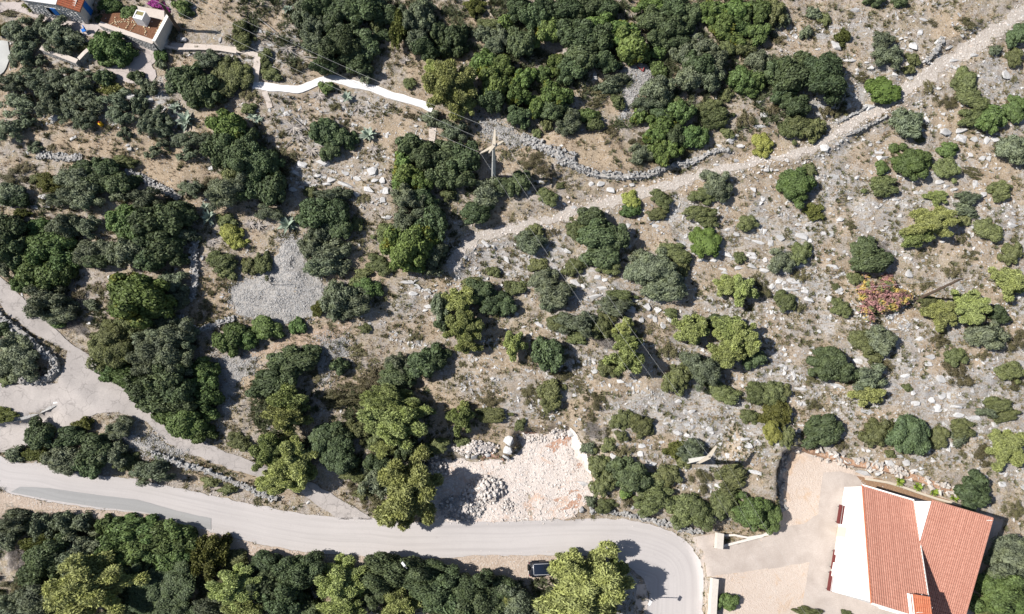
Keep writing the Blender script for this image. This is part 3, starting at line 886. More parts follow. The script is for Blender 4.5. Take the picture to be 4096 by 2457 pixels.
for _m in STONES + ROCKS:
    if not _m.materials: _m.materials.append(M['pinkstone'] if _m in STONES else M['block'])
for _c, _rx, _ry, _h, _n, _s0, _s1, _mt, _lab in (((690, 870), 2.6, 1.7, 1.35, 620, 0.1, 0.40, 'pinkstone', 'large heap of pale quarried stone on the building plot'),
        ((60, 600), 1.5, 1.6, 0.9, 320, 0.1, 0.3, 'gravel', 'grey stone heap at the pine corner of the building plot'), ((400, 1080), 2.9, 1.7, 0.5, 520, 0.08, 0.3, 'gravel', 'low spread of grey rubble beside the roadside pine'),
        ((1270, 230), 2.0, 0.6, 0.2, 220, 0.08, 0.24, 'pinkstone', 'band of grey rubble along the uphill edge of plot'), ((1600, 170), 1.2, 0.6, 0.3, 130, 0.1, 0.32, 'pinkstone', 'broken dark rock pieces in the uphill corner of plot'),
        ((950, 1060), 0.9, 1.0, 0.3, 120, 0.08, 0.28, 'pinkstone', 'small scatter of stones downhill of the large heap'), ((560, 350), 3.0, 0.9, 0.7, 420, 0.08, 0.28, 'pinkstone', 'long spoil bank of stones above the building plot')):
    heap('rubble_heap', Q([_c])[0], _rx, _ry, _h, _n, _s0, _s1, M[_mt], _lab, int(_c[0]))
for _k, (_x, _y, _a, _b) in enumerate(((975, 270, 0.75, 1.0), (965, 380, 0.7, 0.75), (935, 450, 0.75, 0.5), (540, 440, 0.7, 0.55), (460, 440, 0.45, 0.4), (715, 435, 0.5, 0.4), (1740, 140, 0.9, 0.65), (1890, 790, 0.8, 0.5), (1870, 1110, 0.5, 0.45))):
    _g = P(*Q([(_x, _y)])[0])
    _o = link('boulder', ROCKS[_k % 10], None, None, (_g.x, _g.y, _g.z + 0.15)); _o.scale = (_a, _b * 1.2, 0.95 * min(_a, _b) + 0.25); _o.rotation_euler = (0.1, -0.1, _k * 1.3)
    tag(_o, ('tallest grey boulder beside the uphill notch of the building plot', 'rounded grey boulder in the middle of the notch row', 'grey boulder ending the notch row on the building plot', 'broad grey boulder on the spoil bank', 'smaller grey boulder on the end of spoil bank', 'pale boulder on red earth of the spoil bank', 'cream boulder in the uphill corner of plot', 'pale tilted slab boulder on the shrub side of plot', 'grey boulder in the roadside corner below the shrubs')[_k], 'boulder', 'boulders round the building plot')

# dry stone walls: every stone a piece of its wall
WALLSTONES = [rock_mesh('wall_stone', 400 + i, 0.9, 12) for i in range(8)]
for _m in WALLSTONES: _m.materials.append(M['wallstone'])
CUTSTONES = [m.copy() for m in WALLSTONES]
for _m in CUTSTONES: _m.materials.clear(); _m.materials.append(M['cutstone'])
def stone_wall(name, mid_px, half, height, label, seed, size=0.22, meshes=WALLSTONES, group='dry stone walls', maxn=300, cat='stone wall'):
    rng = np.random.default_rng(seed)
    pts = resample(W2(mid_px), 0.3)
    L = sum(math.dist(a, b) for a, b in zip(pts[:-1], pts[1:]))
    root = empty(name, P(*mid_px[len(mid_px) // 2]))
    bx, by, bz = root.location
    # packed earth core
    V, Fc = [], []
    for i, p in enumerate(pts):
        a = pts[max(0, i - 1)]; b = pts[min(len(pts) - 1, i + 1)]
        l = math.dist(a, b) + 1e-9; nx_, ny_ = -(b[1] - a[1]) / l, (b[0] - a[0]) / l
        g = float(gz(*p))
        for s, z in ((-1.0, -0.2), (-0.8, height * 0.72), (0.8, height * 0.72), (1.0, -0.2)):
            V.append((p[0] + nx_ * half * 0.9 * s - bx, p[1] + ny_ * half * 0.9 * s - by, g + z - bz))
    for i in range(len(pts) - 1):
        for k in range(3):
            Fc.append((i * 4 + k, i * 4 + k + 1, i * 4 + 5 + k, i * 4 + 4 + k))
    link('wall_core', mesh_py('wall_core', V, Fc), M['ochre'] if meshes is CUTSTONES else M['gravel_bed'], root)
    n = int(L * 2 * half / (size * size * 2.0)) + int(L / size * 1.2)
    pl = []
    for k in range(n):
        i = int(rng.integers(0, len(pts) - 1))
        a, b = pts[i], pts[i + 1]
        l = math.dist(a, b) + 1e-9; nx_, ny_ = -(b[1] - a[1]) / l, (b[0] - a[0]) / l
        t = rng.random(); side = rng.uniform(-1, 1)
        z = height * (0.78 + 0.2 * rng.random())
        if rng.random() < 0.3:
            side = math.copysign(1.0, side); z = height * rng.uniform(0.1, 0.8)
        x = a[0] + (b[0] - a[0]) * t + nx_ * half * side * 0.95; y = a[1] + (b[1] - a[1]) * t + ny_ * half * side * 0.95
        pl.append((x, y, float(gz(x, y)) + z, size * (0.5 + 1.1 * rng.random() ** 1.6), rng.uniform(0, 6.28), math.atan2(b[1] - a[1], b[0] - a[0])))
    pl.sort(key=lambda q: -q[3])
    for q in pl[:maxn]:
        s = link('stone', meshes[int(rng.integers(0, 8))], None, root, (q[0] - bx, q[1] - by, q[2] - bz))
        s.scale = (q[3] * 1.15, q[3], q[3] * 0.75); s.rotation_euler = (rng.uniform(-.35, .35), rng.uniform(-.35, .35), q[4])
    if len(pl) > maxn:
        r = pl[maxn:]
        o = merged_stones('small_stones', np.array([q[0] - bx for q in r]), np.array([q[1] - by for q in r]), np.array([q[2] - bz for q in r]), np.array([q[3] for q in r]), meshes[0].materials[0], 0.8, rng, root)
        o['kind'] = 'stuff'
    tag(root, label, cat, group)
    return root

stone_wall('stone_wall', T('20', [(60, 1000), (150, 1040), (250, 1080), (330, 1120), (400, 1150), (460, 1170)]), 0.62, 0.5, 'broad upper arm of the curved dry stone wall beside the pylon', 61, 0.21)
stone_wall('stone_wall', T('20', [(330, 1165), (420, 1195), (500, 1230), (590, 1265), (700, 1280), (820, 1285), (930, 1280), (1060, 1250)]), 0.42, 0.6, 'curved dry stone wall holding up the straw coloured terrace', 62, 0.2)
stone_wall('stone_wall', T('20', [(1060, 1240), (1150, 1200), (1250, 1190), (1350, 1160), (1420, 1110), (1500, 1090), (1580, 1100)]), 0.3, 0.35, 'tumbled dry stone wall along the uphill edge of the footpath', 63, 0.24)
stone_wall('stone_wall', T('01', [(1420, 260), (1410, 330), (1410, 420), (1415, 500), (1420, 560), (1400, 640), (1370, 700)]), 0.42, 0.5, 'straight dry stone wall running downhill from the agaves', 64, 0.2)
stone_wall('stone_wall', T('01', [(1310, 800), (1330, 860), (1400, 900), (1460, 915), (1530, 885), (1600, 855), (1700, 825)]), 0.34, 0.45, 'bent dry stone wall below the gravel fan', 65, 0.2)
stone_wall('stone_wall', T('01', [(-60, 760), (30, 830), (80, 870), (140, 910), (200, 950), (300, 1050), (380, 1110), (425, 1150), (410, 1210), (360, 1265), (260, 1275), (150, 1275)]), 0.42, 0.75, 'dry stone wall curling round the grey olive tree by the track', 66, 0.21)
stone_wall('stone_wall', T('02', [(1110, 320), (1180, 340), (1260, 370), (1330, 410), (1400, 420), (1470, 430), (1550, 470), (1640, 505), (1750, 545), (1853, 590)]) + T('12', [(60, 620), (160, 650)]), 0.32, 0.6, 'long dry stone wall between concrete track and asphalt road', 67, 0.22)
stone_wall('stone_wall', T('00', [(270, 1130), (360, 1130), (450, 1140), (540, 1150), (600, 1150)]), 0.45, 0.3, 'short collapsed stone wall below the raked dry clearing', 68, 0.18)
stone_wall('stone_wall', T('00', [(920, 1240), (1000, 1280), (1080, 1320), (1150, 1360), (1230, 1400), (1320, 1430)]), 0.45, 0.35, 'diagonal stone wall below the dry brown meadow', 69, 0.19)
stone_wall('stone_wall', T('30', [(490, 890), (540, 870), (600, 840), (660, 810), (700, 790)]), 0.2, 0.35, 'few stones of wall along the uphill side of footpath', 70, 0.25)
stone_wall('stone_wall', T('30', [(560, 985), (640, 960), (690, 930), (740, 905), (800, 880), (860, 840)]), 0.16, 0.3, 'row of kerb stones along the downhill side of footpath', 71, 0.22)
stone_wall('stone_wall', T('30', [(1130, 460), (1180, 410), (1220, 350), (1260, 280)]), 0.3, 0.4, 'crumbling stone wall beside the upper footpath', 72, 0.26)
stone_wall('stone_wall', T('22', [(560, 735), (700, 745), (820, 760), (920, 785), (1020, 805), (1120, 830), (1240, 870), (1380, 885)]), 0.24, 0.55, 'grey stone facing along the road bend below the shrubs', 73, 0.24)
stone_wall('rock_cut', T('32', [(250, 270), (330, 305), (430, 335), (540, 370), (640, 395), (740, 410), (860, 435), (980, 470), (1100, 510), (1230, 560), (1350, 610)]), 0.5, 0.5, 'ochre cut rock face behind the house with red roofs', 74, 0.36, CUTSTONES, None, 300, 'rock face')
stone_wall('rock_cut', T('32', [(130, 345), (90, 450), (85, 520), (95, 590), (100, 660), (95, 730)]), 0.4, 0.15, 'dark broken rock face casting shade on the yard', 75, 0.34, WALLSTONES, None, 300, 'rock face')

# ------------------------------------------------------------------ the house with two opposed red roofs
YZ = 0.42
def rp(tile, x, y, z):
    return at_z(*T(tile, (x, y)), z)

def tile_courses(root, a, b, c, d, n, mat, wave=0.075, row=0.42, lift=0.02):
    """courses of barrel tiles: from the a-b edge down to the d-c edge, one mesh a course"""
    rows = max(4, int((d - a).length / row))
    nrm = (b - a).cross(d - a).normalized()
    if nrm.z < 0: nrm = -nrm
    for i in range(n):
        u = (i + 0.5) / n
        s, e = a.lerp(b, u), d.lerp(c, u)
        side = (b - a).normalized() * ((b - a).length * (1 - 0) + (c - d).length) * 0.5 / n * 0.5
        V, Fc = [], []
        k = 5
        for r in range(rows):
            for t, h in ((r / rows, 0.055), ((r + 0.999) / rows, 0.0)):
                p = s.lerp(e, t)
                for q in range(k):
                    ang = math.pi * q / (k - 1)
                    V.append(p - side * math.cos(ang) * 0.92 + nrm * (lift + h + math.sin(ang) * wave))
            o = r * 2 * k
            for q in range(k - 1):
                Fc.append((o + q, o + q + 1, o + k + q + 1, o + k + q))
                if r: Fc.append((o - k + q, o - k + q + 1, o + q + 1, o + q))
        link('tile_course', mesh_py('tile_course', [v - root.parent.location if root.parent else v for v in V], Fc, False), mat, root)

house = empty('house', (0, 0, 0))
roofC = rp('32', 680, 550, YZ + 4.3); roofE = rp('32', 1052, 660, YZ + 4.5); roofD = rp('32', 745, 1405, YZ + 9.7)
roofG = roofD + (roofE - roofC) * 1.06; roofG.z = roofD.z + 0.2
roofF = rp('32', 1188, 660, YZ + 8.0); roofN = rp('32', 1625, 788, YZ + 7.4)
roofS = rp('32', 1437, 1450, YZ + 4.6); roofS = roofN + (roofS - roofN) * 1.25
roofW = roofF + (roofS - roofN)
house.location = (roofC.x, roofC.y, YZ)
bpy.context.view_layer.update()
HL = house.location.copy()
def wing(name, cs, inset, mat, drop=0.12):
    cen = sum(cs, Vector()) / 4
    top = [c + (Vector((cen.x, cen.y, c.z)) - c).normalized() * inset - Vector((0, 0, drop)) for c in cs]
    bot = [Vector((c.x, c.y, YZ - 0.5)) for c in top]
    return MB().prism([c - HL for c in top], [c - HL for c in bot]).build(name, mat, house)
def slab(name, cs, th, mat, parent, off):
    mb = MB().prism([c - off for c in cs], [c - off - Vector((0, 0, th)) for c in cs])
    return mb.build(name, mat, parent)
wl = wing('wall', [roofC, roofE, roofG, roofD], 0.16, M['white'])
wr = wing('wall', [roofF + Vector((0.06, 0, 0)), roofN, roofS, roofW + Vector((0.06, 0, 0))], 0.1, M['white'])
rl = slab('roof', [roofC, roofE, roofG, roofD], 0.10, M['tile_gap'], house, HL)
rr = slab('roof', [roofF, roofN, roofS, roofW], 0.10, M['tile_gap'], house, HL)
tile_courses(rl, roofC, roofE, roofG, roofD, 26, M['tile'])
tile_courses(rr, roofF, roofN, roofS, roofW, 29, M['tile'])
# verge trims and gutters
def bar(name, a, b, r, mat, parent, off, n=5):
    return MB().tube([a - off, b - off], r, n).build(name, mat, parent)
up = Vector((0, 0, 0.06))
bar('verge_trim', roofC + up, roofE + up, 0.13, M['white'], rl, HL)
bar('verge_trim', roofE + up, roofG + up, 0.09, M['offwhite'], rl, HL)
bar('verge_tile', roofC + up, roofD + up, 0.10, M['tile_bright'], rl, HL)
bar('gutter', roofD + up * 0.5, roofG + up * 0.5, 0.12, M['offwhite'], rl, HL)
bar('verge_trim', roofF + up, roofN + up, 0.07, M['tile'], rr, HL)
bar('verge_tile', roofN + up, roofS + up, 0.09, M['tile'], rr, HL)
bar('gutter', rp('32', 1585, 805, YZ + 7.5), rp('32', 1628, 806, YZ + 7.4), 0.05, M['offwhite'], rr, HL)
# small raised roof near the south edge
k0 = rp('32', 1040, 1340, YZ + 9.9); k1 = rp('32', 1172, 1362, YZ + 9.9); k2 = rp('32', 1195, 1560, YZ + 11.1); k3 = rp('32', 1066, 1560, YZ + 11.1)
ks = slab('roof', [k0, k1, k2, k3], 0.25, M['tile_gap'], house, HL)
tile_courses(ks, k0, k1, k2, k3, 9, M['tile_bright'])
bar('verge_trim', k0 + up, k3 + up, 0.07, M['offwhite'], ks, HL)
MB().prism([p - HL - Vector((0, 0, 0.25)) for p in (k0, k1, k2, k3)], [p - HL - Vector((0, 0, 2.5)) for p in (k0, k1, k2, k3)]).build('turret_wall', M['white'], house)
# cable over the roof
cb = [rp('32', x, y, YZ + z) for x, y, z in ((1045, 1484, 10.6), (1090, 1470, 10.8), (1150, 1475, 10.6), (1190, 1440, 10.2), (1160, 1390, 9.9), (1110, 1340, 9.6))]
MB().tube([p - HL for p in cb], 0.03, 5).build('cable', M['offwhite'], house)
# west wall door, windows and lamp: set on the wall's own plane
wa = Vector((roofC.x, roofC.y, 0)); wb = Vector((roofD.x, roofD.y, 0))
cen = (roofC + roofE + roofG + roofD) / 4
wa = wa + (Vector((cen.x, cen.y, 0)) - wa).normalized() * 0.16; wb = wb + (Vector((cen.x, cen.y, 0)) - wb).normalized() * 0.16
wdir = (wb - wa).normalized(); wout = Vector((wdir.y, -wdir.x, 0))
if wout.x > 0: wout = -wout
def on_wall(t, z0, z1, w, depth, name, mat, parent=house, sub=None):
    c = wa + (wb - wa) * t + wout * (depth / 2 - 0.02)
    rz = math.atan2(wdir.y, wdir.x)
    return MB().box((c.x - HL.x, c.y - HL.y, (z0 + z1) / 2 + YZ - HL.z), (w, depth, z1 - z0), rz).build(name, mat, parent)
dr = on_wall(0.44, 0.0, 2.3, 1.5, 0.06, 'door_surround', M['offwhite'])
on_wall(0.44, 0.05, 2.2, 1.15, 0.10, 'door', M['panel'], dr)
w1 = on_wall(0.845, 5.1, 5.22, 1.1, 0.16, 'ledge', M['offwhite'])
# flat canopies seen edge-on along the wall foot
for t, ww in ((0.60, 1.5), (0.80, 1.5)):
    on_wall(t, 0.35, 0.47, ww + 0.1, 0.22, 'wall_sill', M['offwhite'])
tag(house, 'white rendered house with two opposed red tiled roofs', 'house')

# benches along the wall
def bench(px, rz, label, tag_group='benches along the white wall'):
    p = P(*px)
    b = empty('bench', (p.x, p.y, YZ), rz)
    for s in (-0.95, 0.95):
        MB().box((0, s, 0.21), (0.34, 0.08, 0.42)).build('leg', M['darkmetal'], b)
    for k in range(3):
        MB().box((-0.15 + k * 0.15, 0, 0.44), (0.13, 2.3, 0.05)).build('seat_slat', M['bench'], b)
    for k in range(2):
        MB().box((0.26 + k * 0.03, 0, 0.62 + k * 0.17), (0.04, 2.3, 0.14)).build('back_slat', M['bench'], b)
    tag(b, label, 'bench', tag_group)
wrz = math.atan2(wdir.y, wdir.x) + math.pi / 2
bench(T('32', (503, 760)), wrz, 'dark red bench in the yard, the one farthest uphill')
bench(T('32', (434, 1240)), wrz, 'dark red bench against the white wall near its lower corner')
bench(T('32', (462, 1085)), wrz, 'narrow bench half hidden at the middle of the white wall')

# yard walls and gate piers
def block_wall(name, pts_px, half, h, mat, label, cat='wall', group=None, cap=None):
    w = W2(pts_px)
    root = empty(name, P(*pts_px[0]))
    bx, by, bz = root.location
    V, Fc = [], []
    n = len(w)
    body = MB()
    rowt, rowb = [], []
    for i, p in enumerate(w):
        a = w[max(0, i - 1)]; b = w[min(n - 1, i + 1)]
        l = math.dist(a, b) + 1e-9; nx_, ny_ = -(b[1] - a[1]) / l, (b[0] - a[0]) / l
        g = float(gz(*p))
        rowt.append([(p[0] + nx_ * half * s - bx, p[1] + ny_ * half * s - by, g + h - bz) for s in (-1, 1)])
        rowb.append([(p[0] + nx_ * half * s - bx, p[1] + ny_ * half * s - by, g - 1.5 - bz) for s in (-1, 1)])
    for i in range(n - 1):
        body.prism([rowt[i][0], rowt[i + 1][0], rowt[i + 1][1], rowt[i][1]], [rowb[i][0], rowb[i + 1][0], rowb[i + 1][1], rowb[i][1]])
        if cap is not None:
            e = 1.18
            def grow(q, o):
                return (o[0] + (q[0] - o[0]) * e, o[1] + (q[1] - o[1]) * e, q[2])
            m0 = [(rowt[i][0][k] + rowt[i][1][k]) / 2 for k in range(3)]; m1 = [(rowt[i + 1][0][k] + rowt[i + 1][1][k]) / 2 for k in range(3)]
            t = [grow(rowt[i][0], m0), grow(rowt[i + 1][0], m1), grow(rowt[i + 1][1], m1), grow(rowt[i][1], m0)]
            MB().prism([(x, y, z + 0.09) for x, y, z in t], [(x, y, z + 0.004) for x, y, z in t]).build('coping', cap, root)
    body.build('wall_body', mat, root)
    tag(root, label, cat, group)
    return root
block_wall('gate_pier', T('22', [(1487, 895), (1479, 1008)]), 0.33, 1.25, M['palewall'], 'pale masonry gate pier uphill of the yard entrance', 'gate pier', 'gate piers of the yard', M['cap'])
block_wall('yard_wall', T('22', [(1452, 1220), (1442, 1350), (1435, 1484), (1428, 1800)]), 0.3, 1.2, M['palewall'], 'white capped yard wall beside the road bend, downhill of entrance', 'wall', None, M['cap'])
block_wall('low_wall', T('22', [(1505, 995), (1600, 970), (1700, 945), (1800, 920)]) + T('32', [(0, 890), (40, 850)]), 0.14, 0.35, M['palewall'], 'low curving white kerb wall along the yard entrance', 'wall')
block_wall('low_wall', T('22', [(1505, 915), (1600, 910), (1700, 930), (1853, 905)]), 0.12, 0.4, M['palewall'], 'low white wall closing the small planted triangle by gate', 'wall')
block_wall('low_wall', T('32', [(700, 505), (850, 530), (960, 562), (1080, 605), (1200, 645), (1330, 680), (1470, 715)]), 0.14, 0.35, M['cream'], 'low ochre kerb wall behind the house holding small palms', 'wall')
block_wall('ramp_wall', [(-60, 1690), (0, 1686), (60, 1681), (110, 1668), (160, 1648), (205, 1629), (228, 1615)], 0.2, 0.03, M['wallstone'], 'grey ramp wall curving beside the concrete track', 'wall')
# red roof tiles stacked in the yard
stk = empty('tile_stack', P(*T('32', (12, 868))))
for i in range(6):
    MB().box((0, -0.2 + 0.09 * i, 0.2), (0.42, 0.06, 0.36), 0.1).build('tile', M['tile_bright'], stk)
tag(stk, 'small stack of red roof tiles at the entrance shrub', 'tiles')
# well stone of the yard
# ------------------------------------------------------------------ stone cottage, court and garden
cz = float(P(*T('00', (640, 175))).z) + 0.1
q1 = at_z(*T('00', (640, 172)), cz)                     # foot of the near corner
hC = 3.0
q0 = at_z(*T('00', (275, 15)), cz + hC)                 # top of the far corner
q0 = Vector((q0.x, q0.y, cz))
cot = empty('cottage', q1)
sd = (q0 - q1).normalized(); sn = Vector((sd.y, -sd.x, 0))
if sn.y < 0: sn = -sn
Ls = (q0 - q1).length + 2.0
def cp(u, v, z): return sd * u + sn * v + Vector((0, 0, z))
body = MB().prism([cp(0, 0, hC), cp(Ls, 0, hC), cp(Ls, 6, hC + 0.3), cp(0, 6, hC + 0.3)], [cp(0, 0, -1), cp(Ls, 0, -1), cp(Ls, 6, -1), cp(0, 6, -1)])
wallb = body.build('wall', M['palewall'], cot)
MB().prism([cp(2.2, -0.12, hC + 0.16), cp(Ls, -0.12, hC + 0.16), cp(Ls, 6, hC + 0.5), cp(2.2, 6, hC + 0.5)], [cp(2.2, -0.12, hC + 0.02), cp(Ls, -0.12, hC + 0.02), cp(Ls, 6, hC + 0.32), cp(2.2, 6, hC + 0.32)]).build('flat_roof', M['lime'], cot)
# single stones of the south wall
rng = np.random.default_rng(81)
zrow = 0.1
while zrow < hC - 0.1:
    u = 0.15 + rng.uniform(0, 0.2); hh = rng.uniform(0.2, 0.3)
    while u < Ls - 0.3:
        ww = rng.uniform(0.3, 0.6)
        uc, zc_ = u + ww / 2, zrow + hh / 2
        if not (2.6 < uc < 4.2 and 1.0 < zc_ < 2.5):
            s = link('stone', ROCKS[int(rng.integers(0, 8))], None, wallb, cp(uc, -0.02, zc_))
            s.scale = (ww * 0.52, 0.13, hh * 0.6); s.rotation_euler = (0, 0, math.atan2(sd.y, sd.x))
        u += ww + 0.03
    zrow += hh + 0.02
wz = math.atan2(sd.y, sd.x)
win = MB().box(cp(3.4, -0.04, 1.7), (1.5, 0.10, 1.3), wz).build('window_frame', M['offwhite'], cot)
MB().box(cp(3.15, -0.14, 1.7), (0.62, 0.08, 1.15), wz).build('shutter', M['blue'], win)
MB().box(cp(3.75, -0.12, 1.7), (0.5, 0.06, 1.15), wz).build('pane', M['carglass'], win)
MB().box(cp(0, 0, 0) - sd * 0.03 + sn * 1.5 + Vector((0, 0, 1.05)), (0.08, 0.8, 1.9), wz).build('door', M['blue'], cot)
# red tiled lean-to roof over the near end
t0 = cp(1.75, -0.35, hC + 0.55); t1 = cp(-0.55, -0.35, hC - 0.35)
t3 = cp(1.75, 3.6, hC + 0.55); t2 = cp(-0.55, 3.6, hC - 0.35)
CL = cot.location.copy()
red = slab('roof', [p + CL for p in (t0, t3, t2, t1)], 0.12, M['tile_gap'], cot, CL)
class _Z: pass
def courses_local(root, a, b, c, d, n, mat):
    rows = max(4, int((d - a).length / 0.36)); nrm = (b - a).cross(d - a).normalized()
    if nrm.z < 0: nrm = -nrm
    for i in range(n):
        u = (i + 0.5) / n; s, e = a.lerp(b, u), d.lerp(c, u); side = (b - a) / n * 0.5
        V, Fc, k = [], [], 5
        for r in range(rows):
            for t, h in ((r / rows, 0.05), ((r + 0.999) / rows, 0.0)):
                p = s.lerp(e, t)
                for q in range(k):
                    ang = math.pi * q / (k - 1)
                    V.append(p - side * math.cos(ang) * 0.9 + nrm * (0.02 + h + math.sin(ang) * 0.09))
            o = r * 2 * k
            for q in range(k - 1):
                Fc.append((o + q, o + q + 1, o + k + q + 1, o + k + q))
                if r: Fc.append((o - k + q, o - k + q + 1, o + q + 1, o + q))
        link('tile_course', mesh_py('tile_course', V, Fc), mat, root)
courses_local(red, t0, t3, t2, t1, 13, M['tile_bright'])
tag(cot, 'grey stone cottage with blue shutter and red tiled lean-to roof', 'house')

def stone_face(name, pts_px, h, depth_half, label, seed, cap=M['beige'], z_top=None, cat='wall'):
    """a wall with a masonry face: body, coping, and single stones on the downhill face"""
    w = [tuple(at_z(px, py, z_top)[:2]) for px, py in pts_px] if z_top else W2(pts_px)
    g0 = z_top - h if z_top else None
    base = Vector((w[0][0], w[0][1], g0 if z_top else float(gz(*w[0]))))
    root = empty(name, base)
    rg = np.random.default_rng(seed)
    for a, b in zip(w[:-1], w[1:]):
        A = Vector((a[0], a[1], g0 if z_top else float(gz(*a)))); B = Vector((b[0], b[1], g0 if z_top else float(gz(*b))))
        d = (B - A); L = d.length; d2 = Vector((d.x, d.y, 0)).normalized(); n = Vector((d2.y, -d2.x, 0))
        if n.y > 0: n = -n
        hf = n * depth_half
        tp = [A + hf + Vector((0, 0, h)), B + hf + Vector((0, 0, h)), B - hf + Vector((0, 0, h)), A - hf + Vector((0, 0, h))]
        MB().prism([p - base for p in tp], [p - base - Vector((0, 0, h + 1.5)) for p in tp]).build('wall_body', M['wallstone'], root)
        e = n * (depth_half * 1.25)
        cpn = [A + e + Vector((0, 0, h + 0.09)), B + e + Vector((0, 0, h + 0.09)), B - e + Vector((0, 0, h + 0.09)), A - e + Vector((0, 0, h + 0.09))]
        MB().prism([p - base for p in cpn], [p - base - Vector((0, 0, 0.086)) for p in cpn]).build('coping', cap, root)
        rz = math.atan2(d2.y, d2.x)
        z = -0.5
        while z < h - 0.12:
            u = rg.uniform(0, 0.2); hh = rg.uniform(0.16, 0.24)
            while u < L - 0.1:
                ww = rg.uniform(0.25, 0.45)
                p = A + d * ((u + ww / 2) / L) + hf + Vector((0, 0, z + hh / 2)) - base
                s = link('stone', WALLSTONES[int(rg.integers(0, 8))], None, root, p)
                s.scale = (ww * 0.53, 0.1, hh * 0.62); s.rotation_euler = (0, 0, rz)
                u += ww + 0.02
            z += hh + 0.01
    tag(root, label, cat)
    return root
stone_face('garden_wall', T('00', [(722, 172), (840, 215), (980, 262), (1112, 308)]), 1.6, 0.24, 'beige capped retaining wall below the red soil garden', 82, z_top=SOIL_Z + 0.12)
block_pts = T('00', [(1113, 300), (1165, 205), (1215, 112)])
gw = empty('garden_wall', at_z(*block_pts[0], SOIL_Z - 1.0))
for a, b in zip(block_pts[:-1], block_pts[1:]):
    A, B = at_z(*a, SOIL_Z + 0.6), at_z(*b, SOIL_Z + 0.6)
    d = (B - A).normalized(); n = Vector((d.y, -d.x, 0)) * 0.16
    o = gw.location
    MB().prism([A + n - o, B + n - o, B - n - o, A - n - o], [p - o - Vector((0, 0, 3.2)) for p in (A + n, B + n, B - n, A - n)]).build('wall_body', M['palewall'], gw)
    n2 = n * 1.25; u2 = Vector((0, 0, 0.08))
    MB().prism([A + n2 + u2 - o, B + n2 + u2 - o, B - n2 + u2 - o, A - n2 + u2 - o], [A + n2 - o + u2 * 0.05, B + n2 - o + u2 * 0.05, B - n2 - o + u2 * 0.05, A - n2 - o + u2 * 0.05]).build('coping', M['offwhite'], gw)
tag(gw, 'tall pale wall closing the red soil garden beside the pole', 'wall')
stone_face('court_wall', T('00', [(330, 380), (450, 425), (590, 480)]), 0.9, 0.25, 'long beige capped wall among the olives below the cottage', 83)
stone_face('court_wall', T('00', [(600, 462), (640, 420), (668, 395)]), 0.9, 0.2, 'short pale wall end beside the bright green tree', 84)
stone_face('path_wall', T('00', [(1160, 340), (1300, 368), (1450, 368), (1600, 375), (1720, 395)]), 0.35, 0.12, 'thin stone edge below the beige path by the garden', 85)
# stone edging of the garden beds
edg = empty('stone_edging', at_z(*T('00', (950, 180)), SOIL_Z))
rng = np.random.default_rng(86)
_hon = [m.copy() for m in STONES[:4]]
for m in _hon: m.materials.clear(); m.materials.append(M['honey'])
for line in ([(780, 185), (830, 170), (880, 150), (930, 130)], [(830, 165), (850, 190), (880, 220)], [(835, 120), (835, 165)], [(930, 130), (935, 165), (915, 210), (895, 225)], [(835, 165), (900, 160), (990, 165), (1010, 150)],
             [(985, 175), (950, 215), (930, 245)], [(1060, 190), (1040, 190), (1055, 230), (1045, 260), (1030, 275)], [(1000, 90), (960, 120), (925, 135)], [(1190, 135), (1150, 200), (1120, 270)], [(1090, 195), (1075, 215)]):
    pts = [at_z(*T('00', p), SOIL_Z) for p in line]
    for a, b in zip(pts[:-1], pts[1:]):
        n = max(1, int((b - a).length / 0.24))
        for k in range(n):
            p = a.lerp(b, (k + rng.uniform(0.2, 0.8)) / n)
            s = link('stone', _hon[int(rng.integers(0, 4))], None, edg, (p.x - edg.location.x + rng.uniform(-.06, .06), p.y - edg.location.y + rng.uniform(-.06, .06), 0.05))
            r = rng.uniform(0.1, 0.17); s.scale = (r * 1.2, r, r * 0.7); s.rotation_euler = (0, 0, rng.uniform(0, 6.28))
tag(edg, 'honey coloured stone edging winding through the red soil garden', 'stone edging')
# paved border of the garden
bd = [at_z(*T('00', p), SOIL_Z) for p in ((990, 45), (1190, 80), (1190, 150), (1080, 125), (1000, 85))]
ST(MB().prism([p + Vector((0, 0, 0.06)) for p in bd], [p - Vector((0, 0, 1.5)) for p in bd]).build('garden_pavement', M['beige']))
# white masonry well with a planted top
wp = at_z(*T('00', (1045, 160)), SOIL_Z)
well = empty('garden_well', (wp.x, wp.y, SOIL_Z), math.radians(-14))
hw_ = 1.35
for sx, sy, lx, ly in ((-0.55, 0, 0.14, 1.24), (0.55, 0, 0.14, 1.24), (0, -0.55, 0.96, 0.14), (0, 0.55, 0.96, 0.14)):
    MB().box((sx, sy, hw_ / 2), (lx, ly, hw_)).build('side_wall', M['lime'], well)
MB().box((0, 0.24, hw_ - 0.12), (0.95, 0.5, 0.1)).build('plank_lid', simple('mossy_lid', (0.19, 0.17, 0.075), 0.3, 5), well)
MB().box((0, -0.26, hw_ - 0.10), (0.95, 0.46, 0.1)).build('slab_lid', M['lime'], well)
tag(well, 'square white masonry well in the red soil garden', 'well')
